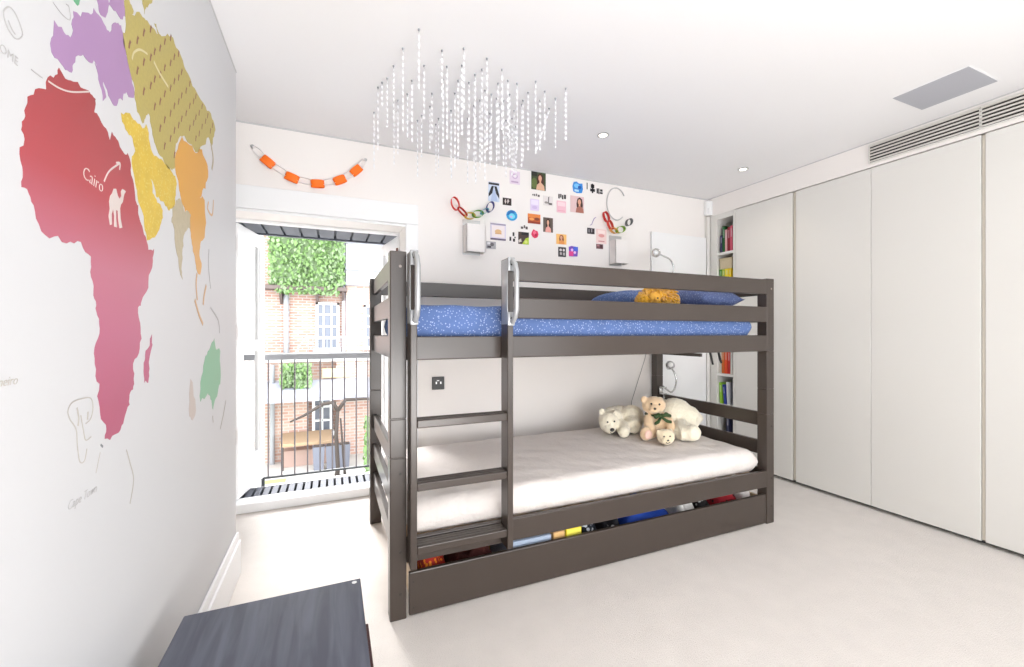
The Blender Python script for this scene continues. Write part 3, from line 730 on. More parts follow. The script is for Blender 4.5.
flat_item(0.70, 0.915, 1.722, 1.95, DZ, 0.186, (150, 165, 188), 'box_file', 'pale grey-blue box file in the drawer right of the ladder', 'box', 0.0, (170, 184, 205))
flat_item(0.925, 0.985, 1.722, 1.88, DZ, 0.190, (205, 160, 110), 'toy_box', 'tan toy box between the grey-blue file and the yellow box', 'box', 0.0, (222, 180, 120))
flat_item(0.992, 1.075, 1.722, 1.88, DZ, 0.193, (235, 208, 40), 'toy_box', 'small yellow toy box in the drawer', 'box', 0.0, (240, 230, 90))
cloth_lump(1.085, 1.20, 1.72, 1.93, DZ, 0.204, voronoi_mat('monochrome_print', srgb(24, 32, 44), srgb(225, 230, 240), 45, 0.42), 'folded_cloth', 'black and white printed cloth beside the yellow toy box', 'cloth', 3)
cloth_lump(1.205, 1.33, 1.72, 1.93, DZ, 0.196, voronoi_mat('dark_spot_print', srgb(20, 20, 28), srgb(210, 205, 205), 25, 0.25), 'folded_cloth', 'black spotted cloth left of the blue cloth in the drawer', 'cloth', 4)
cloth_lump(1.335, 1.68, 1.715, 2.02, DZ, 0.208, mat('bright_blue_cloth', srgb(28, 74, 178), 0.7, noise=(9, 0.2)), 'folded_cloth', 'bright blue folded cloth in the middle of the drawer', 'cloth', 5)
cloth_lump(1.69, 1.82, 1.715, 1.95, DZ, 0.208, mat('white_cloth', srgb(235, 232, 228), 0.8), 'folded_cloth', 'white cloth right of the bright blue cloth in the drawer', 'cloth', 6)
cloth_lump(1.83, 1.96, 1.715, 1.95, DZ, 0.200, voronoi_mat('black_white_print', srgb(30, 26, 28), srgb(235, 235, 235), 28, 0.36), 'folded_cloth', 'black cloth with white splashes between the white and the red cloth', 'cloth', 7)
cloth_lump(1.97, 2.165, 1.715, 1.98, DZ, 0.208, voronoi_mat('red_check', srgb(165, 28, 42), srgb(60, 10, 18), 38, 0.34), 'folded_cloth', 'red checked cloth near the right end of the drawer', 'cloth', 8)
cloth_lump(2.175, 2.25, 1.715, 1.90, DZ, 0.208, mat('pale_cloth', srgb(228, 222, 218), 0.8), 'folded_cloth', 'small off-white cloth at the far right end of the drawer', 'cloth', 9)

# ------------------------------------------------------------------ mattresses
def mattress(x0, x1, y0, y1, z0, z1, m, name, label, crown=0.02, rad=0.05, sag=None):
    """soft rounded slab, lightly crowned and rumpled along its edges"""
    b = MB(); nx, ny = 60, 34; r = random.Random(3)
    def prof(u):   # rounded shoulders
        d = min(u, 1-u)
        return d
    def pt(i, j, side):
        u, v = i/nx, j/ny
        X = x0 + (x1-x0)*u; Y = y0 + (y1-y0)*v
        d = min(X-x0, x1-X, Y-y0, y1-Y)
        e = 1.0 if d >= rad else math.sqrt(max(0, 1 - (1 - d/rad)**2))
        h = (z1 - z0) * 0.5
        wr = 0.0022*math.sin(X*31 + 3*math.sin(Y*9)) + 0.0016*math.sin(Y*43 + X*17)
        cz = crown * math.sin(PI*min(1, max(0, u)))**0.5 * math.sin(PI*v)**0.7 if 0 < u < 1 and 0 < v < 1 else 0
        return (X, Y, z0 + h + (h*e + (cz + wr)*e if side else -h*e))
    T = [[b.bm.verts.new(pt(i, j, 1)) for j in range(ny+1)] for i in range(nx+1)]
    B = [[T[i][j] if i in (0, nx) or j in (0, ny) else b.bm.verts.new(pt(i, j, 0)) for j in range(ny+1)] for i in range(nx+1)]
    for i in range(nx):
        for j in range(ny):
            b.bm.faces.new((T[i][j], T[i+1][j], T[i+1][j+1], T[i][j+1]))
            b.bm.faces.new((B[i][j+1], B[i+1][j+1], B[i+1][j], B[i][j]))
    o = b.build(name, m, None, smooth=True)
    sd = o.modifiers.new('smooth', 'SUBSURF'); sd.levels = 1; sd.render_levels = 1
    return tag(o, label, 'mattress')
mattress(0.262, 2.288, 1.712, 2.622, 0.2815, 0.418, M['sheet'], 'mattress', 'lower bunk mattress under a plain cream fitted sheet', 0.022, 0.055)
mattress(0.268, 2.235, 1.712, 2.620, 1.0595, 1.214, M['blue_star'], 'mattress', 'upper bunk mattress in blue bedding with small white stars', 0.012, 0.045)

def pillow(c, sx, sy, sz, rot, m, label):
    b = MB(); n = 22
    def pt(i, j, s):
        u, v = 2*i/n - 1, 2*j/n - 1
        e = max(0, (1 - u**4)) ** 0.5 * max(0, (1 - v**4)) ** 0.5
        pin = 1 - 0.06*(1 - abs(u))*abs(v) - 0.06*(1 - abs(v))*abs(u)
        w = 0.006*math.sin(u*9 + v*4) * e
        return (u*sx*pin, v*sy*pin, s*(sz*e + w))
    T = [[b.bm.verts.new(pt(i, j, 1)) for j in range(n+1)] for i in range(n+1)]
    B = [[T[i][j] if i in (0, n) or j in (0, n) else b.bm.verts.new(pt(i, j, -1)) for j in range(n+1)] for i in range(n+1)]
    R = Euler(rot).to_matrix()
    for v in b.bm.verts: v.co = Vector(c) + R @ v.co
    for i in range(n):
        for j in range(n):
            b.bm.faces.new((T[i][j], T[i+1][j], T[i+1][j+1], T[i][j+1])); b.bm.faces.new((B[i][j+1], B[i+1][j+1], B[i+1][j], B[i][j]))
    return tag(b.build('pillow', m, None, smooth=True), label, 'pillow')
pillow((2.072, 2.12, 1.303), 0.172, 0.33, 0.068, (0.0, 0.02, 0.05), M['blue_pillow'], 'dark blue starry pillow at the right end of the upper bunk')
pillow((1.755, 2.31, 1.303), 0.112, 0.30, 0.064, (0.02, -0.04, -0.12), M['blue_star'], 'lighter blue pillow behind the orange shaggy toy on the upper bunk')

# orange shaggy toy
li = thing('plush_toy', (1.70, 1.86, 1.222), 'orange shaggy plush toy lying on the upper bunk against the blue pillows', 'plush toy')
b = MB(); r = random.Random(5)
b.ball((1.70, 1.87, 1.292), (0.118, 0.072, 0.066), 20); b.ball((1.79, 1.87, 1.282), (0.055, 0.055, 0.052), 14); b.ball((1.60, 1.87, 1.276), (0.045, 0.05, 0.046), 14)
for k in range(170):
    a = r.uniform(0, 2*PI); el = r.uniform(-0.3, 1.5)
    d = Vector((math.cos(a)*math.cos(el), math.sin(a)*math.cos(el), math.sin(el)))
    p = Vector((1.70, 1.87, 1.292)) + Vector((d.x*0.112, d.y*0.066, d.z*0.060))
    q = p + d*0.022 + Vector((r.uniform(-.012, .012), r.uniform(-.012, .012), -0.012))
    b.tube([p, (p+q)/2 + d*0.006, q], [0.008, 0.006, 0.002], 5)
b.build('body', M['lion'], li, smooth=True)
b = MB(); b.ball((1.632, 1.815, 1.290), (0.036, 0.026, 0.032), 14); b.ball((1.625, 1.792, 1.280), (0.016, 0.012, 0.012), 10); b.build('face', mat('amber_plush', srgb(232, 172, 70), 0.95), li, smooth=True)
b = MB(); b.ball((1.622, 1.782, 1.284), (0.006, 0.004, 0.005), 8); b.build('nose', M['nose'], li, smooth=True)
li.location.x -= 0.04

# ------------------------------------------------------------------ plush bears on the lower bunk
def eyes(pts, parent, r=0.0055):
    for p in pts:
        b = MB(); b.ball(p, r, 10); b.build('eye', M['nose'], parent, smooth=True)
ZB = 0.441
# 1: ivory bear lying on its belly, head to the left
t = thing('plush_bear', (1.74, 2.34, ZB), 'ivory plush bear lying flat with its black nose to the left', 'plush bear', 'plush bears on the lower bunk')
b = MB()
b.ball((1.80, 2.42, ZB+0.078), (0.150, 0.085, 0.082), 20); b.ball((1.855, 2.345, ZB+0.085), (0.088, 0.080, 0.088), 18); b.tube([(1.84, 2.33, ZB+0.07), (1.80, 2.25, ZB+0.055), (1.785, 2.225, ZB+0.05)], [0.062, 0.052, 0.045], 14); b.ball((1.70, 2.36, ZB+0.085), (0.080, 0.072, 0.078), 18)
b.ball((1.635, 2.295, ZB+0.082), (0.064, 0.060, 0.066), 18); b.ball((1.612, 2.250, ZB+0.052), (0.036, 0.036, 0.032), 14)
b.ball((1.604, 2.325, ZB+0.146), (0.024, 0.014, 0.026), 12); b.ball((1.690, 2.300, ZB+0.138), (0.024, 0.014, 0.022), 12)
b.tube([(1.72, 2.31, ZB+0.06), (1.72, 2.25, ZB+0.042), (1.685, 2.205, ZB+0.036)], [0.045, 0.045, 0.037], 14); b.ball((1.680, 2.198, ZB+0.037), 0.037, 14)
remeshed(b, 'body', M['bear_white'], t, 0.007, 6, 0.008, 0.012)
b = MB(); b.ball((1.603, 2.212, ZB+0.054), (0.016, 0.010, 0.012), 12); b.build('nose', M['nose'], t, smooth=True)
b = MB(); b.tube(arc((1.606, 2.214, ZB+0.040), (0.013, 0.010), PI, 2*PI, 8, (1, 0, 0), (0, 0, 1)), 0.0026, 6); b.build('mouth', M['nose'], t)
eyes([(1.588, 2.240, ZB+0.098), (1.634, 2.232, ZB+0.100)], t, 0.006)
# 2: tan teddy with green bow sitting up
t = thing('teddy_bear', (1.88, 2.13, ZB), 'tan teddy bear with a dark green bow, sitting in the middle of the plush pile', 'plush bear', 'plush bears on the lower bunk')
b = MB()
b.ball((1.885, 2.155, ZB+0.078), (0.066, 0.060, 0.080), 18); b.ball((1.878, 2.15, ZB+0.198), (0.080, 0.064, 0.058), 20)
b.ball((1.836, 2.100, ZB+0.186), (0.036, 0.028, 0.027), 14)
b.ball((1.812, 2.165, ZB+0.236), (0.025, 0.014, 0.025), 12); b.ball((1.940, 2.165, ZB+0.222), (0.026, 0.014, 0.026), 12)
b.tube([(1.835, 2.145, ZB+0.125), (1.800, 2.108, ZB+0.090), (1.800, 2.085, ZB+0.066)], [0.034, 0.032, 0.030], 12); b.ball((1.800, 2.080, ZB+0.062), 0.031, 12)
b.tube([(1.935, 2.145, ZB+0.125), (1.955, 2.105, ZB+0.095), (1.945, 2.075, ZB+0.066)], [0.036, 0.036, 0.034], 12); b.ball((1.943, 2.072, ZB+0.062), 0.035, 12)
b.tube([(1.855, 2.130, ZB+0.050), (1.805, 2.100, ZB+0.046), (1.765, 2.085, ZB+0.045)], [0.045, 0.044, 0.040], 12); b.ball((1.755, 2.078, ZB+0.045), (0.042, 0.030, 0.043), 14)
remeshed(b, 'body', M['bear_tan'], t, 0.006, 5, 0.006, 0.010)
b = MB(); b.ball((1.820, 2.074, ZB+0.192), (0.010, 0.007, 0.008), 10); b.build('nose', M['nose'], t, smooth=True)
eyes([(1.818, 2.104, ZB+0.218), (1.866, 2.086, ZB+0.214)], t, 0.0066)
b = MB(); b.ball((1.748, 2.049, ZB+0.045), (0.028, 0.006, 0.028), 14); b.build('foot_pad', M['bear_pink'], t, smooth=True)
b = MB()
b.ball((1.874, 2.080, ZB+0.140), (0.013, 0.010, 0.012), 10)
for s in (-1, 1):
    b.tube([(1.874, 2.080, ZB+0.140), (1.874 + s*0.030, 2.070, ZB+0.152), (1.874 + s*0.060, 2.066, ZB+0.140)], [0.006, 0.015, 0.010], 8)
    b.tube([(1.874, 2.080, ZB+0.136), (1.874 + s*0.036, 2.066, ZB+0.110), (1.874 + s*0.062, 2.062, ZB+0.104)], [0.006, 0.010, 0.009], 8)
b.lathe((1.878, 2.148, 0), [(0.056, ZB+0.136), (0.060, ZB+0.142), (0.056, ZB+0.148)], 20)
b.build('bow', M['bow'], t, smooth=True)
# 3: small cream lamb, face low in front
t = thing('plush_lamb', (1.80, 1.99, ZB), 'small cream plush animal in front of the teddy, its round face low on the sheet', 'plush toy', 'plush bears on the lower bunk')
b = MB()
b.ball((1.812, 1.972, ZB+0.044), (0.056, 0.046, 0.046), 18); b.ball((1.786, 1.938, ZB+0.032), (0.034, 0.024, 0.024), 14)
b.ball((1.770, 1.985, ZB+0.066), (0.018, 0.012, 0.024), 10); b.ball((1.862, 1.985, ZB+0.064), (0.018, 0.012, 0.024), 10)
b.ball((1.845, 2.020, ZB+0.040), (0.050, 0.036, 0.038), 16)
remeshed(b, 'body', M['bear'], t, 0.006, 4, 0.005, 0.010)
eyes([(1.766, 1.936, ZB+0.058), (1.800, 1.924, ZB+0.058)], t, 0.0046)
b = MB(); b.ball((1.777, 1.9155, ZB+0.038), (0.008, 0.005, 0.005), 8); b.build('nose', M['nose'], t, smooth=True)
b = MB(); b.tube(arc((1.777, 1.916, ZB+0.030), (0.014, 0.008), PI, 2*PI, 8, (1, 0, 0), (0, 0, 1)), 0.0020, 6); b.build('mouth', M['nose'], t)
# 4: large cream bear seen from behind
t = thing('plush_bear', (2.08, 2.12, ZB), 'large cream plush bear at the right of the pile, its back to the room', 'plush bear', 'plush bears on the lower bunk')
b = MB()
b.ball((2.090, 2.185, ZB+0.122), (0.118, 0.105, 0.104), 22, rot=(0, 0.18, 0)); b.ball((2.140, 2.140, ZB+0.098), (0.095, 0.085, 0.086), 18)
b.ball((2.085, 2.30, ZB+0.130), (0.080, 0.070, 0.075), 18)
b.tube([(2.05, 2.09, ZB+0.055), (1.98, 2.02, ZB+0.046), (1.995, 1.975, ZB+0.046)], [0.060, 0.050, 0.046], 14); b.ball((2.010, 1.962, ZB+0.050), (0.056, 0.046, 0.050), 16)
b.tube([(1.945, 2.005, ZB+0.040), (1.99, 1.985, ZB+0.044)], [0.038, 0.044], 14)
b.ball((2.205, 2.10, ZB+0.100), (0.030, 0.030, 0.030), 12)
remeshed(b, 'body', M['bear_white'], t, 0.007, 6, 0.008, 0.012)

# ------------------------------------------------------------------ clip lamps and cable
def spline(pts, n=5):
    out = []; k = len(pts)
    for i in range(k-1):
        p0, p1, p2, p3 = (Vector(pts[max(0, min(k-1, j))]) for j in (i-1, i, i+1, i+2))
        for s in range(n):
            t_ = s/n
            out.append(0.5*((2*p1) + (p2-p0)*t_ + (2*p0-5*p1+4*p2-p3)*t_*t_ + (3*p1-p0-3*p2+p3)*t_**3))
    out.append(Vector(pts[-1])); return out
def clip_lamp(base, neck, head_dir, label):
    """base = clamp centre; neck = path of the flexible neck, last point carries the head"""
    t = thing('clip_lamp', base, label, 'lamp', 'chrome clip reading lamps on the bed')
    x, y, z = base
    b = MB(); b.box((x - 0.016, y - 0.026, z - 0.03), (x + 0.016, y + 0.026, z - 0.018), 0.003); b.box((x - 0.016, y - 0.026, z + 0.018), (x + 0.016, y + 0.026, z + 0.03), 0.003)
    b.box((x - 0.016, y + 0.012, z - 0.02), (x + 0.016, y + 0.026, z + 0.02), 0.002); b.cyl((x, y - 0.012, z - 0.055), (x, y - 0.012, z - 0.02), 0.005, n=10); b.cyl((x, y - 0.012, z - 0.062), (x, y - 0.012, z - 0.052), 0.011, n=12)
    b.build('clamp', M['chrome'], t, smooth=SM)
    b = MB(); b.tube(spline(neck), 0.0070, 10); b.build('neck', M['chrome'], t, smooth=True)
    e = Vector(neck[-1]); d = Vector(head_dir).normalized()
    b = MB(); b.tube([e - d*0.028, e - d*0.022, e + d*0.0, e + d*0.030, e + d*0.036], [0.010, 0.022, 0.029, 0.035, 0.031], 20); b.build('shade', M['chrome'], t, smooth=SM)
    b = MB(); b.ball(e + d*0.034, (0.020, 0.020, 0.020), 12); b.build('bulb', M['trim'], t, smooth=True)
clip_lamp((2.318, 2.555, 0.660), [(2.318, 2.55, 0.692), (2.345, 2.55, 0.672), (2.40, 2.56, 0.640), (2.455, 2.575, 0.668), (2.485, 2.59, 0.735), (2.465, 2.60, 0.800), (2.425, 2.60, 0.838)], (-0.35, -0.65, 0.35), 'bent-neck chrome clip lamp on the lower bunk end boards, above the plush bears')
clip_lamp((2.322, 2.622, 1.520), [(2.322, 2.622, 1.409), (2.322, 2.622, 1.545), (2.36, 2.62, 1.535), (2.43, 2.61, 1.53), (2.468, 2.60, 1.60), (2.440, 2.60, 1.668), (2.375, 2.60, 1.695), (2.300, 2.60, 1.715)], (-0.75, -0.5, -0.05), 'chrome clip lamp with a bent neck standing above the upper bunk top rail')
b = MB(); b.box((X1 - 0.032, 2.20, 0.935), (X1 - 0.008, Y1 - PW, 0.957), 0.002); b.build('cross_bar', M['bed'], bed)
for y, zz, lab in ((2.145, 0.885, 'black strap hanging from the right end of the upper bunk, nearer the back wall'), (2.075, 0.90, 'black strap hanging from the right end of the upper bunk, nearer the wardrobes')):
    b = MB(); path = [(X1 - 0.004, y, 1.09), (X1 + 0.004, y, 1.05), (X1 + 0.006, y + 0.002, 0.97), (X1 + 0.008, y - 0.010, 0.92), (X1 + 0.006, y - 0.022, zz)]
    b.tube(path, [0.006, 0.007, 0.008, 0.008, 0.006], 8)
    tag(b.build('strap', M['black'], smooth=True), lab, 'strap', 'straps on the bed end')
b = MB(); b.tube([(2.385, BY - 0.004, 0.93), (2.372, BY - 0.004, 0.88), (2.30, BY - 0.004, 0.70), (2.24, BY - 0.004, 0.545), (2.22, BY - 0.004, 0.40), (2.20, BY - 0.004, 0.125)], 0.0028, 6)
tag(b.build('lamp_cable', mat('grey_cable', (0.35, 0.33, 0.32), 0.5), smooth=True), 'thin grey cable running down the back wall behind the lower bunk', 'cable')
t = thing('wall_socket', (0.65, BY, 0.72), 'square black wall socket on the back wall behind the bunk ladder', 'socket')
b = MB(); b.box((0.608, BY - 0.008, 0.722), (0.691, BY - 0.0003, 0.808), 0.003); b.build('plate', M['black'], t)
b = MB()
for x in (0.632, 0.662): b.box((x, BY - 0.0095, 0.760), (x + 0.008, BY - 0.0078, 0.775)); 
b.box((0.640, BY - 0.0095, 0.78), (0.655, BY - 0.0078, 0.785))
b.build('switch', M['steel'], t)

# ================================================================== BACK WALL: sconces, garlands, pictures
def sconce(x0, x1, label):
    t = thing('wall_light', ((x0+x1)/2, BY, 1.63), label, 'wall light', 'white box wall lights')
    yf_ = BY - 0.085
    b = MB(); b.box((x0, yf_, 1.645), (x1, yf_ + 0.005, 1.83), 0.001); b.box((x0, yf_, 1.645), (x0 + 0.004, BY - 0.004, 1.83)); b.box((x1 - 0.004, yf_, 1.645), (x1, BY - 0.004, 1.83))
    b.build('shade', M['wall'], t)
    b = MB(); b.box((x0 - 0.004, BY - 0.004, 1.635), (x1 - 0.012, BY - 0.0004, 1.875), 0.001); b.build('back_plate', M['steel'], t)
    b = MB(); b.cyl(((x0+x1)/2, BY - 0.045, 1.69), ((x0+x1)/2, BY - 0.045, 1.785), 0.018, n=16); b.build('bulb', M['trim'], t, smooth=SM)
sconce(0.822, 0.955, 'white box wall light under the left rainbow paper chain')
sconce(2.022, 2.150, 'white box wall light under the right rainbow paper chain, near the wire letter')

PAPER = {}
def paper(rgb):
    if rgb not in PAPER: PAPER[rgb] = mat('coloured_paper', srgb(*rgb), 0.6)
    return PAPER[rgb]
def link_flat(c, d, ln, h, width, col, parent, name='paper_link', yo=0.0):
    """paper loop: long axis d (in the wall plane), short radius h, strip width across"""
    d = Vector((d[0], 0, d[1])).normalized(); u = d.cross(Vector((0, 1, 0)))
    cc = Vector((c[0], BY - 0.03 - yo, c[1]))
    path = arc(cc, (ln/2, h), 0, 2*PI, 22, d, u)[:-1]
    b = MB(); b.band(path, width, (0, 1, 0), 0.0016)
    return b.build(name, paper(col), parent, smooth=SM)
def link_edge(c, d, ln, depth, width, col, parent, name='paper_link'):
    d = Vector((d[0], 0, d[1])).normalized(); u = d.cross(Vector((0, 1, 0)))
    cc = Vector((c[0], BY - depth - 0.004, c[1]))
    path = arc(cc, (ln/2, depth), 0, 2*PI, 22, d, (0, 1, 0))[:-1]
    b = MB(); b.band(path, width, u, 0.0016)
    return b.build(name, paper(col), parent, smooth=SM)
# orange and white chain over the door
t = thing('paper_chain', (-0.10, BY, 1.98), 'paper chain of orange and white links hanging in a curve above the french door', 'paper chain', 'paper chains on the back wall')
OR = [(-0.412, 2.157), (-0.334, 2.076), (-0.212, 2.003), (-0.077, 1.986), (0.045, 2.026), (0.138, 2.098), (0.193, 2.178)]
for k in range(1, 6):
    d = (OR[k+1][0] - OR[k-1][0], OR[k+1][1] - OR[k-1][1])
    link_edge(OR[k], d, 0.074, 0.016, 0.043, (255, 118, 18), t)
for k in range(0, 6):
    a, c = OR[k], OR[k+1]; m_ = ((a[0]+c[0])/2, (a[1]+c[1])/2); d = (c[0]-a[0], c[1]-a[1])
    L = math.hypot(*d)
    link_flat(m_, d, max(0.07, L - 0.02), 0.017, 0.018, (244, 240, 240), t, yo=-0.010)
for p in (OR[0], OR[-1]):
    b = MB(); b.ball((p[0], BY - 0.006, p[1]), (0.010, 0.006, 0.010), 10); b.build('pin', M['steel'], t, smooth=True)
# rainbow chains draped over the wall lights
t = thing('paper_chain', (0.88, BY, 1.9), 'rainbow paper chain with its red loop at the left, over the left wall light', 'paper chain', 'paper chains on the back wall')
for c, d, ln, h, col in [((0.756, 1.963), (0.3, -1), 0.088, 0.026, (232, 60, 52)), ((0.806, 1.915), (0.75, -0.68), 0.085, 0.014, (214, 40, 36)), ((0.858, 1.893), (1, 0.10), 0.075, 0.022, (232, 190, 70)),
                         ((0.914, 1.912), (1, 0.25), 0.080, 0.024, (120, 188, 60)), ((0.962, 1.935), (0.9, 0.6), 0.066, 0.014, (90, 180, 190)), ((1.004, 1.970), (0.42, 1), 0.078, 0.024, (66, 62, 140))]:
    link_flat(c, d, ln, h, 0.032, col, t, yo=0.010)
t = thing('paper_chain', (2.05, BY, 1.9), 'rainbow paper chain with two red loops at the left, over the right wall light', 'paper chain', 'paper chains on the back wall')
for c, d, ln, h, col in [((1.962, 2.005), (0.45, -1), 0.085, 0.022, (214, 44, 40)), ((2.000, 1.945), (0.5, -1), 0.080, 0.018, (226, 70, 50)), ((2.035, 1.905), (1, -0.35), 0.070, 0.020, (244, 176, 90)),
                         ((2.097, 1.918), (1, 0.35), 0.085, 0.026, (140, 180, 60)), ((2.180, 1.985), (0.7, 0.75), 0.070, 0.024, (110, 112, 112))]:
    link_flat(c, d, ln, h, 0.030, col, t, yo=0.015)
# wire letter C
t = thing('wire_letter', (2.08, BY, 2.0), 'thin white wire letter C on the back wall above the right wall light', 'wall decoration')
b = MB(); b.tube(arc((2.085, BY - 0.010, 2.130), (0.092, 0.128), math.radians(35), math.radians(310), 40, (1, 0, 0), (0, 0, 1)), 0.0045, 8); b.build('wire', mat('pale_grey_wire', (0.55, 0.54, 0.54), 0.4), t, smooth=True)
for z in (2.258, 2.002):
    b = MB(); b.cyl((2.085, BY - 0.014, z), (2.085, BY - 0.0005, z), 0.004, n=8); b.build('pin', M['steel'], t)

# pictures: a thin card with its print on top
def card(k, base, shapes, label, name='photo_print', cat='picture', frame=None, group='pictures pinned on the back wall', outline=None):
    cx_, cz_, w, h = PHOTO[k]; w *= 0.96; h *= 0.96
    mats = [mat('card', srgb(*base), 0.45)]
    b = MB(); y1 = BY - 0.0006; y0 = BY - 0.003
    if outline == 'round':
        pts = [(cx_ + w/2*math.cos(2*PI*j/28), cz_ + h/2*math.sin(2*PI*j/28)) for j in range(28)]
        b.prism(pts, 1, y0, y1)
    elif outline:
        b.prism([(cx_ + (u-0.5)*w, cz_ + (v-0.5)*h) for u, v in outline], 1, y0, y1)
    else: b.box((cx_ - w/2, y0, cz_ - h/2), (cx_ + w/2, y1, cz_ + h/2))
    lay = y0
    for sh in shapes:
        col = sh[0]; kind = sh[1]; mats.append(mat('print', srgb(*col), 0.5)); b.mi = len(mats) - 1
        lay -= 0.00025
        if kind == 'e':
            _, _, u, v, ru, rv = sh
            pts = [(cx_ + (u-0.5)*w + ru*w*math.cos(2*PI*j/16), cz_ + (v-0.5)*h + rv*h*math.sin(2*PI*j/16)) for j in range(16)]
        elif kind == 'r':
            _, _, u0, v0, u1, v1 = sh
            pts = [(cx_ + (u-0.5)*w, cz_ + (v-0.5)*h) for u, v in ((u0, v0), (u1, v0), (u1, v1), (u0, v1))]
        else:
            pts = [(cx_ + (u-0.5)*w, cz_ + (v-0.5)*h) for u, v in sh[2]]
        b.prism(pts, 1, lay, y0 - 0.00001)
    return tag(b.build(name, mats), label, cat, group)
SK = (222, 168, 140)
def woman(bgc, hair, top, u=0.5):
    return [(hair, 'p', [(u-.20, .20), (u-.24, .55), (u-.17, .85), (u, .95), (u+.18, .85), (u+.24, .5), (u+.2, .12)]), (SK, 'e', u-.02, .66, .12, .17), (SK, 'r', u-.07, .36, u+.05, .55),
            (top, 'p', [(u-.3, 0), (u-.24, .28), (u-.06, .40), (u+.08, .40), (u+.26, .26), (u+.3, 0)])]
card(1, (60, 74, 44), [((96, 112, 58), 'e', .2, .35, .2, .3), ((36, 40, 28), 'r', 0, .75, .4, 1)] + woman(0, (72, 36, 28), (222, 178, 150), .62), 'photo print of a long-haired woman against dark greenery, the topmost picture')
card(2, (52, 138, 216), [((120, 196, 244), 'e', .42, .62, .26, .2), ((24, 84, 170), 'e', .68, .52, .16, .14), ((180, 222, 250), 'r', .2, .12, .6, .3)], 'bright blue cut-out sticker at the top right of the picture group', 'sticker', 'sticker', outline=[(.1, .1), (.02, .55), (.12, .92), (.4, 1), (.62, .85), (.95, .9), (1, .4), (.9, .06), (.45, 0)])
card(4, (226, 196, 196), woman(0, (64, 36, 30), (170, 110, 96), .68), 'photo print of a brown-haired woman on a pale pink ground, right of the pink card')
card(5, (240, 192, 204), [((248, 216, 222), 'r', .1, .55, .9, .9), ((232, 170, 186), 'r', .12, .12, .88, .2)], 'plain pink card under the small dark caption strip', 'greeting_card', 'card')
card(7, (222, 206, 236), [((236, 226, 246), 'r', .1, .5, .9, .92), ((206, 186, 224), 'e', .5, .28, .3, .14)], 'pale lavender card on the back wall above the orange landscape print', 'greeting_card', 'card')
card(9, (228, 222, 220), [((120, 116, 116), 'p', [(.45, .1), (.5, .9), (.62, .95), (.58, .3)]), ((150, 140, 138), 'e', .3, .3, .18, .12), ((90, 84, 84), 'r', .55, .1, .9, .3)], 'small grey pencil sketch beside the lavender card', 'drawing', 'drawing')
card(10, (44, 30, 30), [((200, 188, 184), 'p', [(.3, .15), (.42, .5), (.3, .9), (.2, .5)]), ((206, 192, 190), 'p', [(.55, .2), (.75, .6), (.6, .9), (.5, .6)])], 'small dark brown print with pale marks, above the round blue sticker', 'photo_print')
card(11, (206, 216, 234), [((46, 46, 54), 'r', .02, .86, .96, .97), ((34, 34, 44), 'p', [(.30, .80), (.5, .80), (.34, .42), (.02, .22), (.02, .38)]), ((34, 34, 44), 'p', [(.52, .80), (.74, .80), (.98, .38), (.98, .18), (.70, .42)]), ((176, 192, 222), 'p', [(.42, .62), (.6, .62), (.84, .02), (.2, .02)])], 'tall pale blue print with a dark arched figure, leftmost of the top pictures')
card(12, (40, 156, 214), [((24, 104, 178), 'p', [(.05, .5), (.15, .8), (.5, .97), (.8, .85), (.7, .72), (.4, .74), (.25, .5)]), ((120, 216, 240), 'e', .5, .42, .28, .26), ((206, 180, 232), 'e', .44, .36, .12, .1)], 'round blue sticker on the back wall right of the left paper chain', 'sticker', 'sticker', outline='round')
card(13, (214, 206, 226), [((150, 140, 160), 'r', 0, .90, 1, .97), ((98, 84, 108), 'r', 0, .0, 1, .10), ((238, 226, 226), 'r', .08, .16, .92, .86), ((222, 180, 130), 'e', .5, .50, .22, .14), ((206, 160, 110), 'r', .3, .36, .72, .42)], 'square framed card with a golden centre, right of the left wall light', 'greeting_card', 'card')
card(14, (168, 166, 170), [((70, 68, 74), 'r', .1, .1, .5, .4), ((100, 96, 100), 'e', .6, .6, .2, .25), ((222, 220, 222), 'r', .1, .6, .4, .9)], 'small grey print below the square framed card', 'photo_print')
card(16, (66, 46, 40), [((176, 204, 50), 'p', [(.35, 0), (1, 0), (1, .6), (.7, .5)]), ((212, 226, 120), 'e', .72, .2, .16, .14), ((206, 196, 186), 'p', [(0, .3), (.25, .45), (.3, .2), (.05, .1)]), ((24, 20, 20), 'r', .3, .75, 1, 1)], 'dark photo print with a lime green corner, below the small caption')
card(18, (222, 56, 96), [((240, 110, 140), 'e', .45, .6, .22, .2), ((180, 24, 62), 'e', .62, .35, .16, .16)], 'red flower-shaped sticker on the back wall under the orange landscape', 'sticker', 'sticker', outline=[(.2, .12), (.0, .4), (.12, .72), (.3, .98), (.55, .86), (.86, .8), (1, .45), (.85, .12), (.5, 0)])
card(19, (196, 92, 42), [((226, 132, 62), 'r', 0, .62, 1, 1), ((150, 56, 30), 'r', 0, 0, 1, .22), ((236, 160, 84), 'e', .3, .45, .2, .14), ((130, 60, 36), 'e', .72, .5, .2, .16)], 'orange landscape photo print in the middle of the picture group')
card(20, (96, 82, 74), woman(0, (52, 34, 30), (226, 160, 150), .5), 'photo print of a dark-haired woman right of the orange landscape')
card(21, (244, 190, 110), woman(0, (150, 84, 46), (230, 150, 80), .5), 'small warm orange portrait near the lower right of the picture group')
card(22, (54, 50, 54), [((214, 206, 206), 'e', .3, .7, .16, .14), ((220, 214, 212), 'e', .7, .7, .14, .14), ((190, 180, 182), 'r', .2, .2, .45, .45), ((176, 170, 172), 'r', .6, .15, .85, .45)], 'small black and white print left of the purple sticker', 'photo_print')
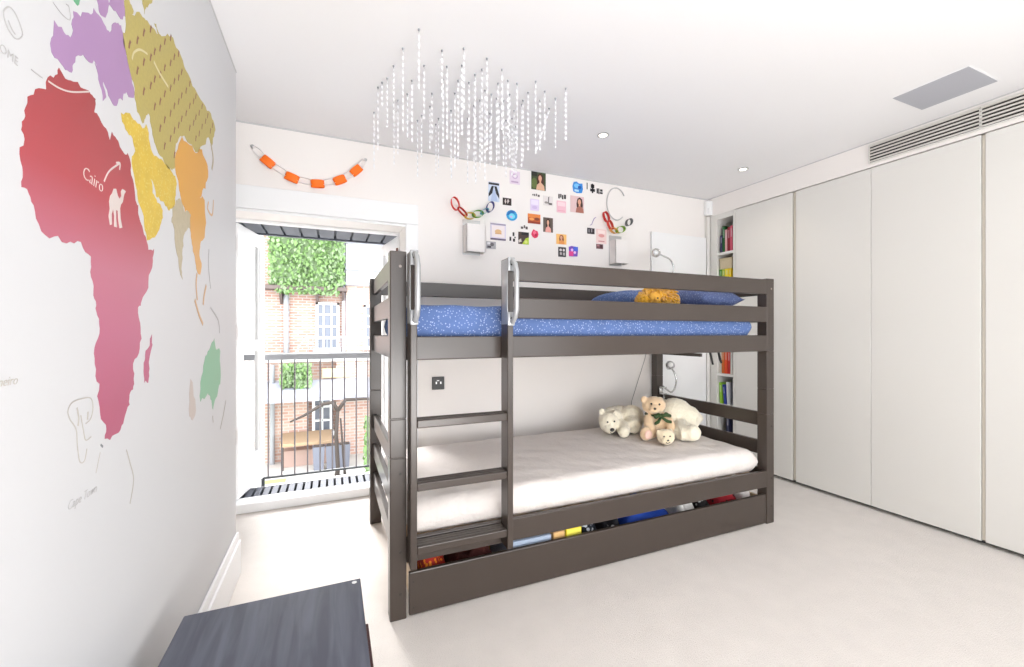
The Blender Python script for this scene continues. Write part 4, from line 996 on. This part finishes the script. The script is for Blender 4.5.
card(23, (122, 76, 190), [((226, 70, 150), 'r', 0, .05, .5, .5), ((70, 100, 220), 'r', .5, .55, 1, .95), ((236, 190, 240), 'e', .35, .62, .14, .14), ((240, 200, 240), 'e', .65, .4, .13, .13)], 'purple and pink sticker, lowest of the picture group', 'sticker', 'sticker', outline=[(.06, 0), (0, .9), (.3, 1), (.9, .95), (1, .5), (.94, .05)])
card(24, (226, 210, 226), [((186, 160, 190), 'r', .15, .1, .85, .22), ((200, 176, 206), 'e', .5, .6, .28, .2), ((236, 226, 236), 'e', .5, .6, .18, .12)], 'pale mauve sketch half hidden by the hanging paper strands', 'drawing', 'drawing')
card(27, (240, 214, 210), [((226, 160, 156), 'e', .5, .55, .3, .12), ((250, 232, 228), 'r', .15, .7, .85, .92), ((206, 150, 150), 'r', .2, .12, .8, .2)], 'pale pink card left of the right wall light', 'greeting_card', 'card')
card(28, (110, 72, 78), [((170, 120, 126), 'r', .1, .5, .45, .9), ((70, 40, 46), 'r', .55, .2, .9, .8)], 'tiny dark red print below the pale pink card by the right wall light', 'photo_print')
card(26, (52, 46, 52), [((150, 146, 150), 'r', .15, .2, .3, .8), ((170, 160, 165), 'r', .55, .3, .65, .9)], 'tiny black print left of the right wall light', 'photo_print')
# small dark lettering cut-outs, each strip one object
def marks(k, rects, col, label):
    cx_, cz_, w, h = PHOTO[k]; b = MB()
    b.box((cx_ - w*0.48, BY - 0.0012, cz_ - h*0.46), (cx_ + w*0.48, BY - 0.0004, cz_ + h*0.46)); b.mi = 1
    for u0, v0, u1, v1 in rects: b.box((cx_ + (u0-.5)*w, BY - 0.0026, cz_ + (v0-.5)*h), (cx_ + (u1-.5)*w, BY - 0.0012, cz_ + (v1-.5)*h))
    return tag(b.build('caption_strip', [M['wall'], mat('caption_ink', srgb(*col), 0.6)]), label, 'caption', 'small captions between the pictures')
marks(3, [(.04, .35, .09, 1), (.28, .55, .48, .92), (.24, .2, .52, .48), (.34, .05, .42, .98), (.62, .1, .70, .6), (.72, .05, .78, .62), (.80, .1, .98, .28), (.82, .34, .97, .56)], (42, 40, 44), 'dark caption strip right of the blue cut-out sticker')
marks(6, [(.02, .1, .2, .9), (.26, .3, .42, .95), (.48, .05, .66, .8), (.74, .15, .98, .9)], (52, 44, 48), 'dark caption strip above the plain pink card')
marks(8, [(.02, .3, .18, .7), (.24, .2, .4, .8), (.48, .25, .62, .9), (.7, .1, .95, .7)], (96, 88, 88), 'grey caption strip above the lavender card')
marks(15, [(.05, .1, .30, .5), (.5, .6, .75, .98), (.55, .05, .85, .35), (.75, .4, .95, .55)], (48, 44, 46), 'dark caption marks left of the lime green photo')
marks(17, [(.05, .1, .35, .6), (.42, .3, .6, .95), (.66, .1, .95, .7)], (90, 80, 80), 'grey caption strip above the lime green photo')
# lavender hook-shaped doodle
cx_, cz_, w, h = PHOTO[25]
b = MB(); b.tube([(cx_ - .02, BY - .004, cz_ - .034), (cx_ - .004, BY - .004, cz_ - .026), (cx_ + .006, BY - .004, cz_), (cx_ + .018, BY - .004, cz_ + .022), (cx_ + .034, BY - .004, cz_ + .034)], [.002, .003, .0035, .0035, .003], 6)
tag(b.build('doodle', mat('lavender_ink', srgb(168, 150, 190), 0.6), smooth=True), 'lavender hook-shaped doodle left of the right rainbow chain', 'wall decoration')

# ================================================================== HANGING PAPER STRANDS
def strand(x, y, L, tilt=None):
    """twisted strip of white paper hung from a pin in the ceiling"""
    b = MB(); step = 0.006; n = max(6, int(L / step)); w = rnd.uniform(0.0030, 0.0046); a0 = rnd.uniform(0, 6.28); pitch = rnd.uniform(0.054, 0.068)
    z0 = CE - 0.012; th = 0.0003
    rows = []
    for k in range(n + 1):
        z = z0 - (L - 0.012) * k / n; a = a0 + 2*PI*(z0 - z)/pitch
        ww = w * (0.55 if k == 0 else 1.0)
        ox = tilt * (z0 - z) if tilt else 0.0
        dx, dy = math.cos(a), math.sin(a)
        rows.append([b.bm.verts.new((x + ox + dx*ww*s - dy*th*q, y + dy*ww*s + dx*th*q, z)) for s, q in ((-1, -1), (1, -1), (1, 1), (-1, 1))])
    for k in range(n):
        for j in range(4): b.bm.faces.new((rows[k][j], rows[k][(j+1) % 4], rows[k+1][(j+1) % 4], rows[k+1][j]))
    b.bm.faces.new(rows[0][::-1]); b.bm.faces.new(rows[-1])
    lab = 'white twisted paper strand hanging from a pin in the ceiling' if not tilt else 'white twisted paper strand hanging aslant at the right side of the ceiling strands'
    t = thing('paper_strand', (x, y, CE), lab, 'hanging strand', 'white paper strands hanging from the ceiling')
    b.build('strip', M['white_paper'], t)
    c = MB(); c.lathe((x, y, 0), [(0.0042, CE - 0.0004), (0.0050, CE - 0.003), (0.0036, CE - 0.007), (0.0015, CE - 0.009), (0.0012, CE - 0.016)], 10); c.build('pin', M['grey_metal'], t, smooth=SM)
for x, y, L in STRANDS: strand(x, y, L)
strand(1.054, 2.011, 0.255, -0.33)

# ================================================================== MURAL ON THE LEFT WALL
MX = LX + 0.0006
mu = thing('world_map_mural', (LX, 1.5, 1.4), 'large coloured world map mural on the white left wall', 'mural')
MM = {
 'africa': ramp_mat('africa_print', 2, [(0.95-1.4, srgb(169, 83, 110)), (1.10-1.4, srgb(179, 101, 127)), (1.22-1.4, srgb(182, 107, 127)), (1.36-1.4, srgb(169, 65, 72)), (1.52-1.4, srgb(155, 53, 57))], 0.5),
 'madagascar': mat('madagascar_print', srgb(175, 91, 120), 0.5),
 'purple': mat('europe_print', srgb(162, 126, 169), 0.5, noise=(8, 0.04)),
 'olive': mat('asia_print', srgb(175, 160, 84), 0.5, noise=(120, 0.14)),
 'marks': mat('animal_print', srgb(126, 76, 53), 0.5),
 'yellow': voronoi_mat('arabia_print', srgb(205, 174, 48), srgb(212, 191, 86), 120, 0.35, 0.5),
 'orange': ramp_mat('orient_print', 2, [(1.15-1.4, srgb(208, 160, 100)), (1.30-1.4, srgb(212, 160, 86)), (1.47-1.4, srgb(210, 153, 52))], 0.5),
 'beige': mat('india_print', srgb(177, 165, 136), 0.5, noise=(60, 0.14)),
 'green': mat('australia_print', srgb(127, 179, 144), 0.5),
 'pale': mat('pale_print', srgb(191, 179, 172), 0.5), 'emerald': mat('greenland_print', srgb(93, 163, 120), 0.5),
 'white': mat('white_ink', srgb(206, 194, 189), 0.5), 'pencil': mat('grey_ink', srgb(180, 178, 178), 0.6), 'taupe_ink': mat('taupe_ink', srgb(180, 174, 166), 0.6), 'peach': mat('peach_ink', srgb(206, 169, 129), 0.6),
}
def rough(poly, amp=0.22, it=2):
    """ragged coastline: midpoint displacement of the traced outline"""
    r = random.Random(len(poly))
    for _ in range(it):
        out = []
        for k, p in enumerate(poly):
            q = poly[(k+1) % len(poly)]; d = (q[0]-p[0], q[1]-p[1]); L = math.hypot(*d)
            out.append(p)
            if L > 0.012:
                a = r.uniform(-amp, amp) * min(1, 0.05 / L)
                out.append(((p[0]+q[0])/2 - d[1]*a, (p[1]+q[1])/2 + d[0]*a))
        poly = out
    return poly
def patch(key, name, m, extra=None):
    b = MB(); b.prism(rough(MAP[key]), 0, MX - 0.0004, MX + (0.0002 if key == 'italy' else 0))
    if key == 'russia':
        b.mi = 1; poly = MAP[key]
        ys = [p[0] for p in poly]; zs = [p[1] for p in poly]; row = 0; z = min(zs)
        while z < max(zs):
            y = min(ys) + (0.03 if row % 2 else 0)
            while y < max(ys):
                if inside((y, z), poly) and inside((y + 0.018, z + 0.016), poly) and inside((y - 0.008, z), poly) and inside((y, z - 0.006), poly):
                    j = 0.004*math.sin(y*53 + z*91); yy = y + j; zz = z + j
                    b.prism([(yy, zz), (yy + 0.006, zz + 0.001), (yy + 0.010, zz + 0.014), (yy + 0.015, zz + 0.021), (yy + 0.007, zz + 0.022), (yy + 0.002, zz + 0.010)], 0, MX, MX + 0.0002)
                y += 0.070
            z += 0.034; row += 1
        return b.build(name, [m, MM['marks']], mu)
    return b.build(name, m, mu)
patch('africa', 'africa_patch', MM['africa']); patch('madagascar', 'madagascar_patch', MM['madagascar'])
patch('europe', 'europe_patch', MM['purple']); patch('scandinavia', 'europe_patch', MM['purple']); patch('italy', 'europe_patch', MM['purple']); patch('britain', 'europe_patch', MM['purple'])
patch('russia', 'north_asia_patch', MM['olive']); patch('siberian_island', 'north_asia_patch', MM['olive']); patch('siberian_coast', 'north_asia_patch', MM['olive'])
patch('arabia', 'arabia_patch', MM['yellow']); patch('orient', 'east_asia_patch', MM['orange']); patch('india', 'india_patch', MM['beige'])
patch('australia', 'australia_patch', MM['green']); patch('west_australia', 'island_patch', MM['pale']); patch('greenland', 'greenland_patch', MM['emerald'])
def stroke(b, pts, w):
    """flat inked line on the mural"""
    n = len(pts); L, R = [], []
    for i, p in enumerate(pts):
        a = Vector(pts[max(i-1, 0)]); c = Vector(pts[min(i+1, n-1)]); d = (c - a)
        d = d.normalized() if d.length > 1e-9 else Vector((1, 0)); nrm = Vector((-d.y, d.x)) * w / 2
        L.append((p[0]+nrm.x, p[1]+nrm.y)); R.append((p[0]-nrm.x, p[1]-nrm.y))
    for i in range(n-1):
        b.prism([L[i], L[i+1], R[i+1], R[i]], 0, MX, MX + 0.0006)
def smooth_pts(pts, n=6):
    out = []; k = len(pts)
    for i in range(k-1):
        p0, p1, p2, p3 = (Vector(pts[max(0, min(k-1, j))]) for j in (i-1, i, i+1, i+2))
        for s in range(n):
            t_ = s/n
            q = 0.5*((2*p1) + (p2-p0)*t_ + (2*p0-5*p1+4*p2-p3)*t_*t_ + (3*p1-p0-3*p2+p3)*t_**3); out.append((q.x, q.y))
    out.append(tuple(pts[-1])); return out
def strokes(name, m, items):
    b = MB()
    for key, w in items: stroke(b, smooth_pts(STROKE[key]), w)
    return b.build(name, m, mu)
strokes('arrow', MM['white'], [('rome_arrow', 0.0026)]); strokes('arrow', MM['white'], [('cairo_arrow', 0.0034), ('cairo_arrow_head', 0.0034)])
cream = mat('cream_ink', srgb(206, 196, 150), 0.5); strokes('arrow', cream, [('moscow_arrow', 0.005)]); strokes('lettering', cream, [('moscow_line', 0.008)]); strokes('ink_line', MM['pencil'], [('rome_line', 0.0015)]); strokes('ink_line', MM['pencil'], [('iberia_line', 0.0012)])
strokes('elephant_sketch', MM['taupe_ink'], [('elephant_a', 0.0016), ('elephant_b', 0.0016), ('elephant_c', 0.0016), ('elephant_d', 0.003), ('elephant_e', 0.003)])
strokes('crest_sketch', MM['pencil'], [('crest_a', 0.0014), ('crest_b', 0.0014)])
strokes('coast_sketch', MM['taupe_ink'], [('penguin', 0.0028), ('cape_line', 0.001), ('new_zealand', 0.006), ('new_zealand_b', 0.006)])
strokes('dot', mat('dark_ink', srgb(120, 124, 128), 0.6), [('dot', 0.004)])
strokes('island_sketch', MM['peach'], [('sumatra', 0.010), ('borneo', 0.012), ('java', 0.012), ('philippines', 0.008)])
strokes('island_sketch', MM['pencil'], [('papua', 0.006), ('island_a', 0.005)]); strokes('island_sketch', MM['beige'], [('japan', 0.012)])
b = MB(); b.prism(STROKE['camel'], 0, MX, MX + 0.0006); b.build('camel_print', MM['white'], mu)
b = MB(); text_mesh(b, 'ROME', MX + 0.0003, 0.776, 1.470, 0.0175, 0.1, 1.0, 0.0); b.build('lettering', MM['pencil'], mu)
b = MB(); text_mesh(b, 'Cairo', MX + 0.0003, 0.990, 1.372, 0.034, 0.15, 0.95, -0.08); b.build('lettering', MM['white'], mu)
b = MB(); text_mesh(b, 'de Janeiro', MX + 0.0003, 0.748, 1.029, 0.0185, 0.35, 0.98, 0.0); b.build('lettering', MM['taupe_ink'], mu)
b = MB(); text_mesh(b, 'Cape Town', MX + 0.0003, 0.944, 0.806, 0.022, 0.4, 0.92, 0.0); b.build('lettering', MM['pencil'], mu)

# ================================================================== LOW BENCH IN THE FOREGROUND
t = thing('storage_bench', (-0.13, 0.98, 0), 'low dark blue-grey wooden storage bench in the foreground by the mural wall', 'bench')
b = MB(); b.box((-0.335, 0.52, 0.378), (0.075, 1.302, 0.400), 0.0025); tp = b.build('top', M['slate_wood'], t)
b = MB(); b.lathe((0.058, 1.285, 0), [(0.0065, 0.3995), (0.0065, 0.4008), (0.003, 0.4014)], 14); b.build('screw_cap', M['trim'], tp, smooth=SM)
for y in (0.53, 1.265):
    b = MB(); b.box((-0.325, y, 0.0), (0.065, y + 0.022, 0.3775), 0.002); b.build('end_panel', M['slate_wood'], t)
b = MB(); b.box((-0.325, 0.553, 0.02), (-0.305, 1.264, 0.3775), 0.002); b.build('side_panel', M['slate_wood'], t)
b = MB(); b.box((0.062, 0.556, 0.05), (0.084, 1.135, 0.372), 0.002); b.build('drawer_front', M['red_brown'], t)
b = MB(); b.box((-0.304, 0.553, 0.04), (0.061, 1.264, 0.055)); b.build('base', M['slate_wood'], t)

# ================================================================== OUTSIDE THE FRENCH DOOR
GZ = -2.4
M['paving'] = mat('pale_paving', (0.55, 0.53, 0.50), 0.9, noise=(1.5, 0.12))
M['brick'] = brick_mat('washed_brick', srgb(190, 156, 140), srgb(172, 130, 116), srgb(198, 190, 184), 1.0)
M['brick2'] = brick_mat('pinkish_brick', srgb(204, 174, 160), srgb(188, 150, 136), srgb(200, 192, 186), 1.0)
M['render_white'] = mat('white_render', (0.70, 0.69, 0.68), 0.8)
M['leaf'] = mat('ivy_leaf', srgb(112, 144, 84), 0.7, noise=(1.3, 0.35))
M['leaf2'] = mat('pale_shrub_leaf', srgb(130, 152, 112), 0.7, noise=(2.0, 0.35))
M['lead'] = mat('lead_roof', srgb(158, 160, 170), 0.7)
M['bark'] = mat('tree_bark', srgb(74, 66, 62), 0.9)
M['win_glass'] = mat('dark_window_glass', srgb(120, 126, 138), 0.2)
M['yellow_sign'] = mat('yellow_panel', srgb(214, 196, 150), 0.7)
M['planter'] = mat('grey_planter', srgb(116, 119, 132), 0.6)
M['rail_bar'] = mat('rail_bar_paint', srgb(112, 106, 108), 0.5)
M['slab'] = mat('balcony_stone', (0.78, 0.77, 0.75), 0.8, noise=(6, 0.06))

b = MB(); b.box((-8, 3.3, GZ - 0.1), (9, 20, GZ)); structure(b.build('ground', M['paving']))
# white rendered side wall of the neighbouring house
b = MB(); b.box((-1.6, 3.2, GZ), (-0.66, 5.2, 2.5)); structure(b.build('wall_neighbour', M['render_white']))
# balcony of this room
b = MB(); b.box((-0.655, BY + 0.295, -0.20), (1.3, 3.72, -0.04), 0.01); structure(b.build('balcony_floor', M['slab']))
g = thing('floor_grating', (0.3, 3.28, -0.04), 'grey metal grating strip outside the french door sill', 'grating')
b = MB()
b.box((-0.62, 3.19, -0.0395), (1.26, 3.198, 0.050)); b.box((-0.62, 3.372, -0.0395), (1.26, 3.38, 0.050))
b.build('frame', M['grey_metal'], g)
b = MB()
for k in range(38):
    x = -0.61 + k * 0.049; b.box((x, 3.198, 0.0), (x + 0.034, 3.372, 0.048))
b.box((-0.62, 3.198, -0.039), (1.26, 3.372, 0.0))
b.build('bars', mat('grating_bars', srgb(84, 88, 100), 0.6), g)
r_ = thing('balcony_railing', (0.3, 3.62, -0.04), 'grey metal balcony railing outside the french door', 'railing')
YR = 3.62
b = MB(); b.box((-0.64, YR - 0.03, 0.900), (1.25, YR + 0.03, 0.945), 0.004); b.build('top_rail', M['grey_metal'], r_)
b = MB(); b.box((-0.64, YR - 0.010, 0.030), (1.25, YR + 0.010, 0.044)); b.build('bottom_rail', M['dark_metal'], r_)
for k in range(22):
    x = -0.60 + k * 0.0865
    b = MB(); b.cyl((x, YR, 0.038), (x, YR, 0.905), 0.0052, n=8)
    b.build('baluster', M['rail_bar'], r_, smooth=SM)
for x in (-0.62, 1.20, -0.46):
    b = MB(); b.box((x - 0.011, YR - 0.011, -0.0395), (x + 0.011, YR + 0.011, 0.036)); b.build('foot', M['dark_metal'], r_)
# balcony of the floor above: slatted underside
ub = thing('upper_balcony', (0.3, 3.35, 1.80), 'dark slatted underside of the balcony above the french door', 'balcony')
b = MB(); b.box((-0.655, BY + 0.295, 1.835), (1.4, 3.57, 1.90)); b.build('deck', mat('dark_deck', srgb(84, 88, 96), 0.6), ub)
b = MB()
for k in range(18):
    x = -0.64 + k * 0.112; b.box((x, BY + 0.30, 1.815), (x + 0.096, 3.555, 1.835))
b.build('slats', mat('dark_slats', srgb(92, 96, 106), 0.6), ub)
b = MB(); b.box((-0.655, 3.555, 1.806), (1.4, 3.59, 1.91)); b.build('edge_beam', mat('dark_beam', srgb(78, 82, 92), 0.6), ub)

def sash(parent, x0, x1, z0, z1, y, nx, nz, depth=0.10):
    """white window: frame with bars, glass as one part"""
    b = MB(); fw = 0.07
    b.box((x0, y - depth, z0), (x0 + fw, y, z1)); b.box((x1 - fw, y - depth, z0), (x1, y, z1)); b.box((x0, y - depth, z1 - fw), (x1, y, z1)); b.box((x0 - 0.05, y - depth - 0.06, z0 - 0.05), (x1 + 0.05, y, z0 + fw))
    for k in range(1, nx):
        x = x0 + (x1-x0)*k/nx; b.box((x - 0.02, y - depth + 0.02, z0), (x + 0.02, y, z1))
    for k in range(1, nz):
        z = z0 + (z1-z0)*k/nz; b.box((x0, y - depth + 0.02, z - 0.025), (x1, y, z + 0.025))
    w = b.build('window_frame', M['trim'], parent)
    b = MB(); b.box((x0 + 0.02, y - 0.04, z0 + 0.02), (x1 - 0.02, y - 0.005, z1 - 0.02)); b.build('pane', M['win_glass'], w)
# the brick building across the courtyard
YF = 15.0
bd = thing('brick_building', (0, YF, GZ), 'washed red brick building across the courtyard with white sash windows', 'building')
b = MB(); b.box((-7, YF, GZ), (0.42, YF + 1.5, 7.5)); b.build('wall', M['brick'], bd)
b = MB(); b.box((0.42, YF - 0.25, GZ), (7, YF + 1.5, 2.62)); b.build('wall', M['brick2'], bd)
b = MB(); b.box((0.42, YF - 0.25, 2.62), (7, YF + 1.5, 7.5)); b.build('rendered_wall', M['render_white'], bd)
for z, h in ((2.62, 0.10), (3.10, 0.13), (3.95, 0.10)):
    b = MB(); b.box((0.40, YF - 0.42, z), (7, YF - 0.2505, z + h), 0.01); b.build('ledge', M['lead'], bd)
b = MB(); b.box((-3.5, YF - 0.55, 2.40), (0.45, YF - 0.001, 2.52), 0.01)
for x in (-2.9, -1.45, -0.45, 0.30): b.prism([(YF - 0.5, 2.40), (YF - 0.001, 2.40), (YF - 0.001, 1.98)], 0, x, x + 0.07)
b.build('planter_ledge', mat('dark_ledge', srgb(104, 92, 88), 0.8), bd)
sash(bd, -0.46, 0.22, 0.55, 2.06, YF - 0.001, 3, 4)
sash(bd, 0.95, 1.75, 0.6, 2.0, YF - 0.252, 3, 4)
b = MB(); b.cyl((-1.28, YF - 0.10, 0.30), (-1.28, YF - 0.10, 2.40), 0.075, n=12)
for z in (0.8, 1.7): b.box((-1.37, YF - 0.18, z), (-1.19, YF - 0.001, z + 0.05))
b.build('drainpipe', M['grey_metal'], bd, smooth=SM)
b = MB(); b.cyl((0.36, YF - 0.12, 0.30), (0.36, YF - 0.12, 7.0), 0.06, n=12); b.build('drainpipe', mat('pale_pipe', srgb(196, 196, 206), 0.5), bd, smooth=SM)
# ivy wall hanging over the ledge
def leaves(name, boxes, count, size, mats, label, cat, seed=1):
    b = MB(); r = random.Random(seed)
    tot = sum((x1-x0)*(z1-z0) for x0, x1, y0, y1, z0, z1 in boxes)
    for x0, x1, y0, y1, z0, z1 in boxes:
        for k in range(int(count * (x1-x0)*(z1-z0) / tot)):
            b.mi = 0 if r.random() < 0.6 else 1
            p = Vector((r.uniform(x0, x1), r.uniform(y0, y1), r.uniform(z0, z1)))
            R = Euler((r.uniform(-1.1, 0.5), r.uniform(-.6, .6), r.uniform(-1.2, 1.2))).to_matrix(); s = size * r.uniform(0.6, 1.3)
            vs = [b.bm.verts.new(p + R @ Vector(q)) for q in ((0, 0, -s), (s*0.55, 0.15*s, -0.1*s), (0, 0.05*s, s*0.7), (-s*0.55, 0.15*s, -0.1*s))]
            f = b.bm.faces.new(vs); f.material_index = b.mi
    b.mi = 1
    for x0, x1, y0, y1, z0, z1 in boxes: b.box((x0 + .05, (y0+y1)/2, z0 + .05), (x1 - .05, y1, z1 - .05))
    return tag(b.build(name, mats), label, cat)
leaves('ivy_hedge', [(-1.72, 0.38, YF - 0.60, YF - 0.12, 2.52, 6.2), (-1.5, 0.2, YF - 0.62, YF - 0.35, 2.30, 2.55)], 5200, 0.085, [M['leaf'], M['leaf2']], 'bright green ivy hedge on the ledge high up the brick building', 'ivy', 2)
# terrace on the lower extension
YT = 13.2
ex = thing('lower_extension', (0, YT, GZ), 'lower brick extension with a terrace roof in front of the brick building', 'building')
b = MB(); b.box((-7, YT, GZ), (-0.62, YF - 0.56, 0.30)); b.box((0.12, YT, GZ), (7, YF - 0.56, 0.30)); b.box((-0.62, YT + 0.25, GZ), (0.12, YF - 0.56, 0.30)); b.build('wall', M['brick2'], ex)
b = MB(); b.box((-7, YT - 0.12, 0.301), (7, YF - 0.56, 0.44), 0.01); b.build('terrace_deck', M['render_white'], ex)
sash(ex, -0.50, 0.02, -1.75, -0.60, YT + 0.245, 2, 3, 0.2)
b = MB(); b.box((-0.62, YT + 0.01, GZ), (0.12, YT + 0.249, -1.9)); b.build('window_wall', M['brick'], ex)
b = MB(); b.prism([(YT - 1.25, -0.52), (YT - 0.001, -0.20), (YT - 0.001, -0.32), (YT - 1.25, -0.62)], 0, -2.6, 3.0); b.build('lean_to_roof', M['lead'], ex)
b = MB(); b.box((-0.25, YT - 0.05, -0.16), (0.55, YT - 0.001, 0.10), 0.01); b.build('panel', M['yellow_sign'], ex)
b = MB(); b.cyl((-1.45, YT - 0.12, GZ), (-1.45, YT - 0.12, 0.25), 0.06, n=10); b.build('drainpipe', M['grey_metal'], ex, smooth=SM)
tr = thing('terrace_railing', (0, 13.3, 0.44), 'thin grey railing with a sloping end on the terrace across the courtyard', 'railing')
b = MB(); b.tube([(-0.95, YT + 0.05, 0.50), (-0.66, YT + 0.05, 0.98), (3.0, YT + 0.05, 0.98)], 0.022, 8); b.build('top_rail', M['grey_metal'], tr)
b = MB(); b.tube([(-0.62, YT + 0.05, 0.52), (3.0, YT + 0.05, 0.52)], 0.014, 6); b.build('bottom_rail', M['grey_metal'], tr)
for k in range(30):
    x = -0.60 + k*0.12; b = MB(); b.cyl((x, YT + 0.05, 0.441), (x, YT + 0.05, 0.98), 0.008, n=6); b.build('baluster', M['grey_metal'], tr)
# tree-like pergola post, shrubs and planters in the courtyard
tw = thing('climber_trunk', (0.16, 11.4, GZ), 'dark forked climber trunk standing in the courtyard before the brick extension', 'tree')
b = MB(); b.tube([(0.12, 11.4, GZ), (0.14, 11.4, -2.2), (0.10, 11.42, -1.4), (0.14, 11.4, -0.75)], [0.060, 0.050, 0.045, 0.04], 10)
b.tube([(0.14, 11.4, -0.80), (0.02, 11.4, -0.60), (-0.18, 11.42, -0.62), (-0.62, 11.4, -0.88), (-0.9, 11.4, -1.0)], [0.05, 0.045, 0.04, 0.03, 0.02], 8)
b.tube([(0.14, 11.4, -0.80), (0.32, 11.4, -0.55), (0.75, 11.4, -0.55), (1.4, 11.4, -0.6)], [0.05, 0.045, 0.035, 0.025], 8)
b.tube([(0.30, 11.43, GZ), (0.27, 11.43, -2.0), (0.20, 11.4, -1.0)], [0.032, 0.028, 0.02], 8)
b.build('trunk', M['bark'], tw, smooth=True)
leaves('courtyard_bush', [(-1.22, -0.50, 12.50, 12.95, -0.34, 0.28)], 700, 0.07, [M['leaf2'], M['leaf']], 'pale green bush above the lean-to roof, behind the balcony railing', 'bush', 3)
leaves('courtyard_shrub', [(0.72, 1.3, 10.5, 11.0, GZ, -0.9)], 700, 0.08, [M['leaf'], M['leaf2']], 'green shrub at the right of the courtyard beside the planters', 'shrub', 4)
for k, (x, lab) in enumerate(((-0.30, 'tall grey planter, leftmost of the three in the courtyard'), (0.0, 'tall grey planter between the two others in the courtyard'), (0.30, 'tall grey planter, rightmost of the three in the courtyard'))):
    t = thing('planter', (x, 12.0, GZ), lab, 'planter', 'grey planters in the courtyard')
    b = MB(); b.prism([(x - 0.11, GZ), (x + 0.11, GZ), (x + 0.14, GZ + 0.62), (x - 0.14, GZ + 0.62)], 1, 11.87, 12.13); b.build('pot', M['planter'], t)
    b = MB(); b.box((x - 0.12, 11.89, GZ + 0.6205), (x + 0.12, 12.11, GZ + 0.64)); b.build('soil', M['bark'], t)
t = thing('garden_canopy', (-0.55, 11.6, GZ), 'low tan canopy over a bench at the foot of the brick extension', 'canopy')
b = MB(); b.prism([(12.3, -1.72), (13.0, -1.58), (13.0, -1.66), (12.3, -1.80)], 0, -1.2, 0.0); b.build('roof', mat('tan_canvas', srgb(176, 150, 122), 0.8), t)
for x in (-1.14, -0.06): b = MB(); b.cyl((x, 12.34, GZ), (x, 12.34, -1.76), 0.025, n=8); b.build('leg', M['bark'], t)
b = MB(); b.box((-1.2, 12.6, GZ), (-0.1, 12.95, GZ + 0.42), 0.01); b.build('seat', mat('seat_brick', srgb(176, 150, 140), 0.8), t)
b = MB(); b.box((-3.0, 10.0, GZ + 0.0005), (-1.0, 11.6, GZ + 0.03)); o = b.build('lawn', mat('lawn_green', srgb(176, 204, 110), 0.9, noise=(12, 0.2))); structure(o)
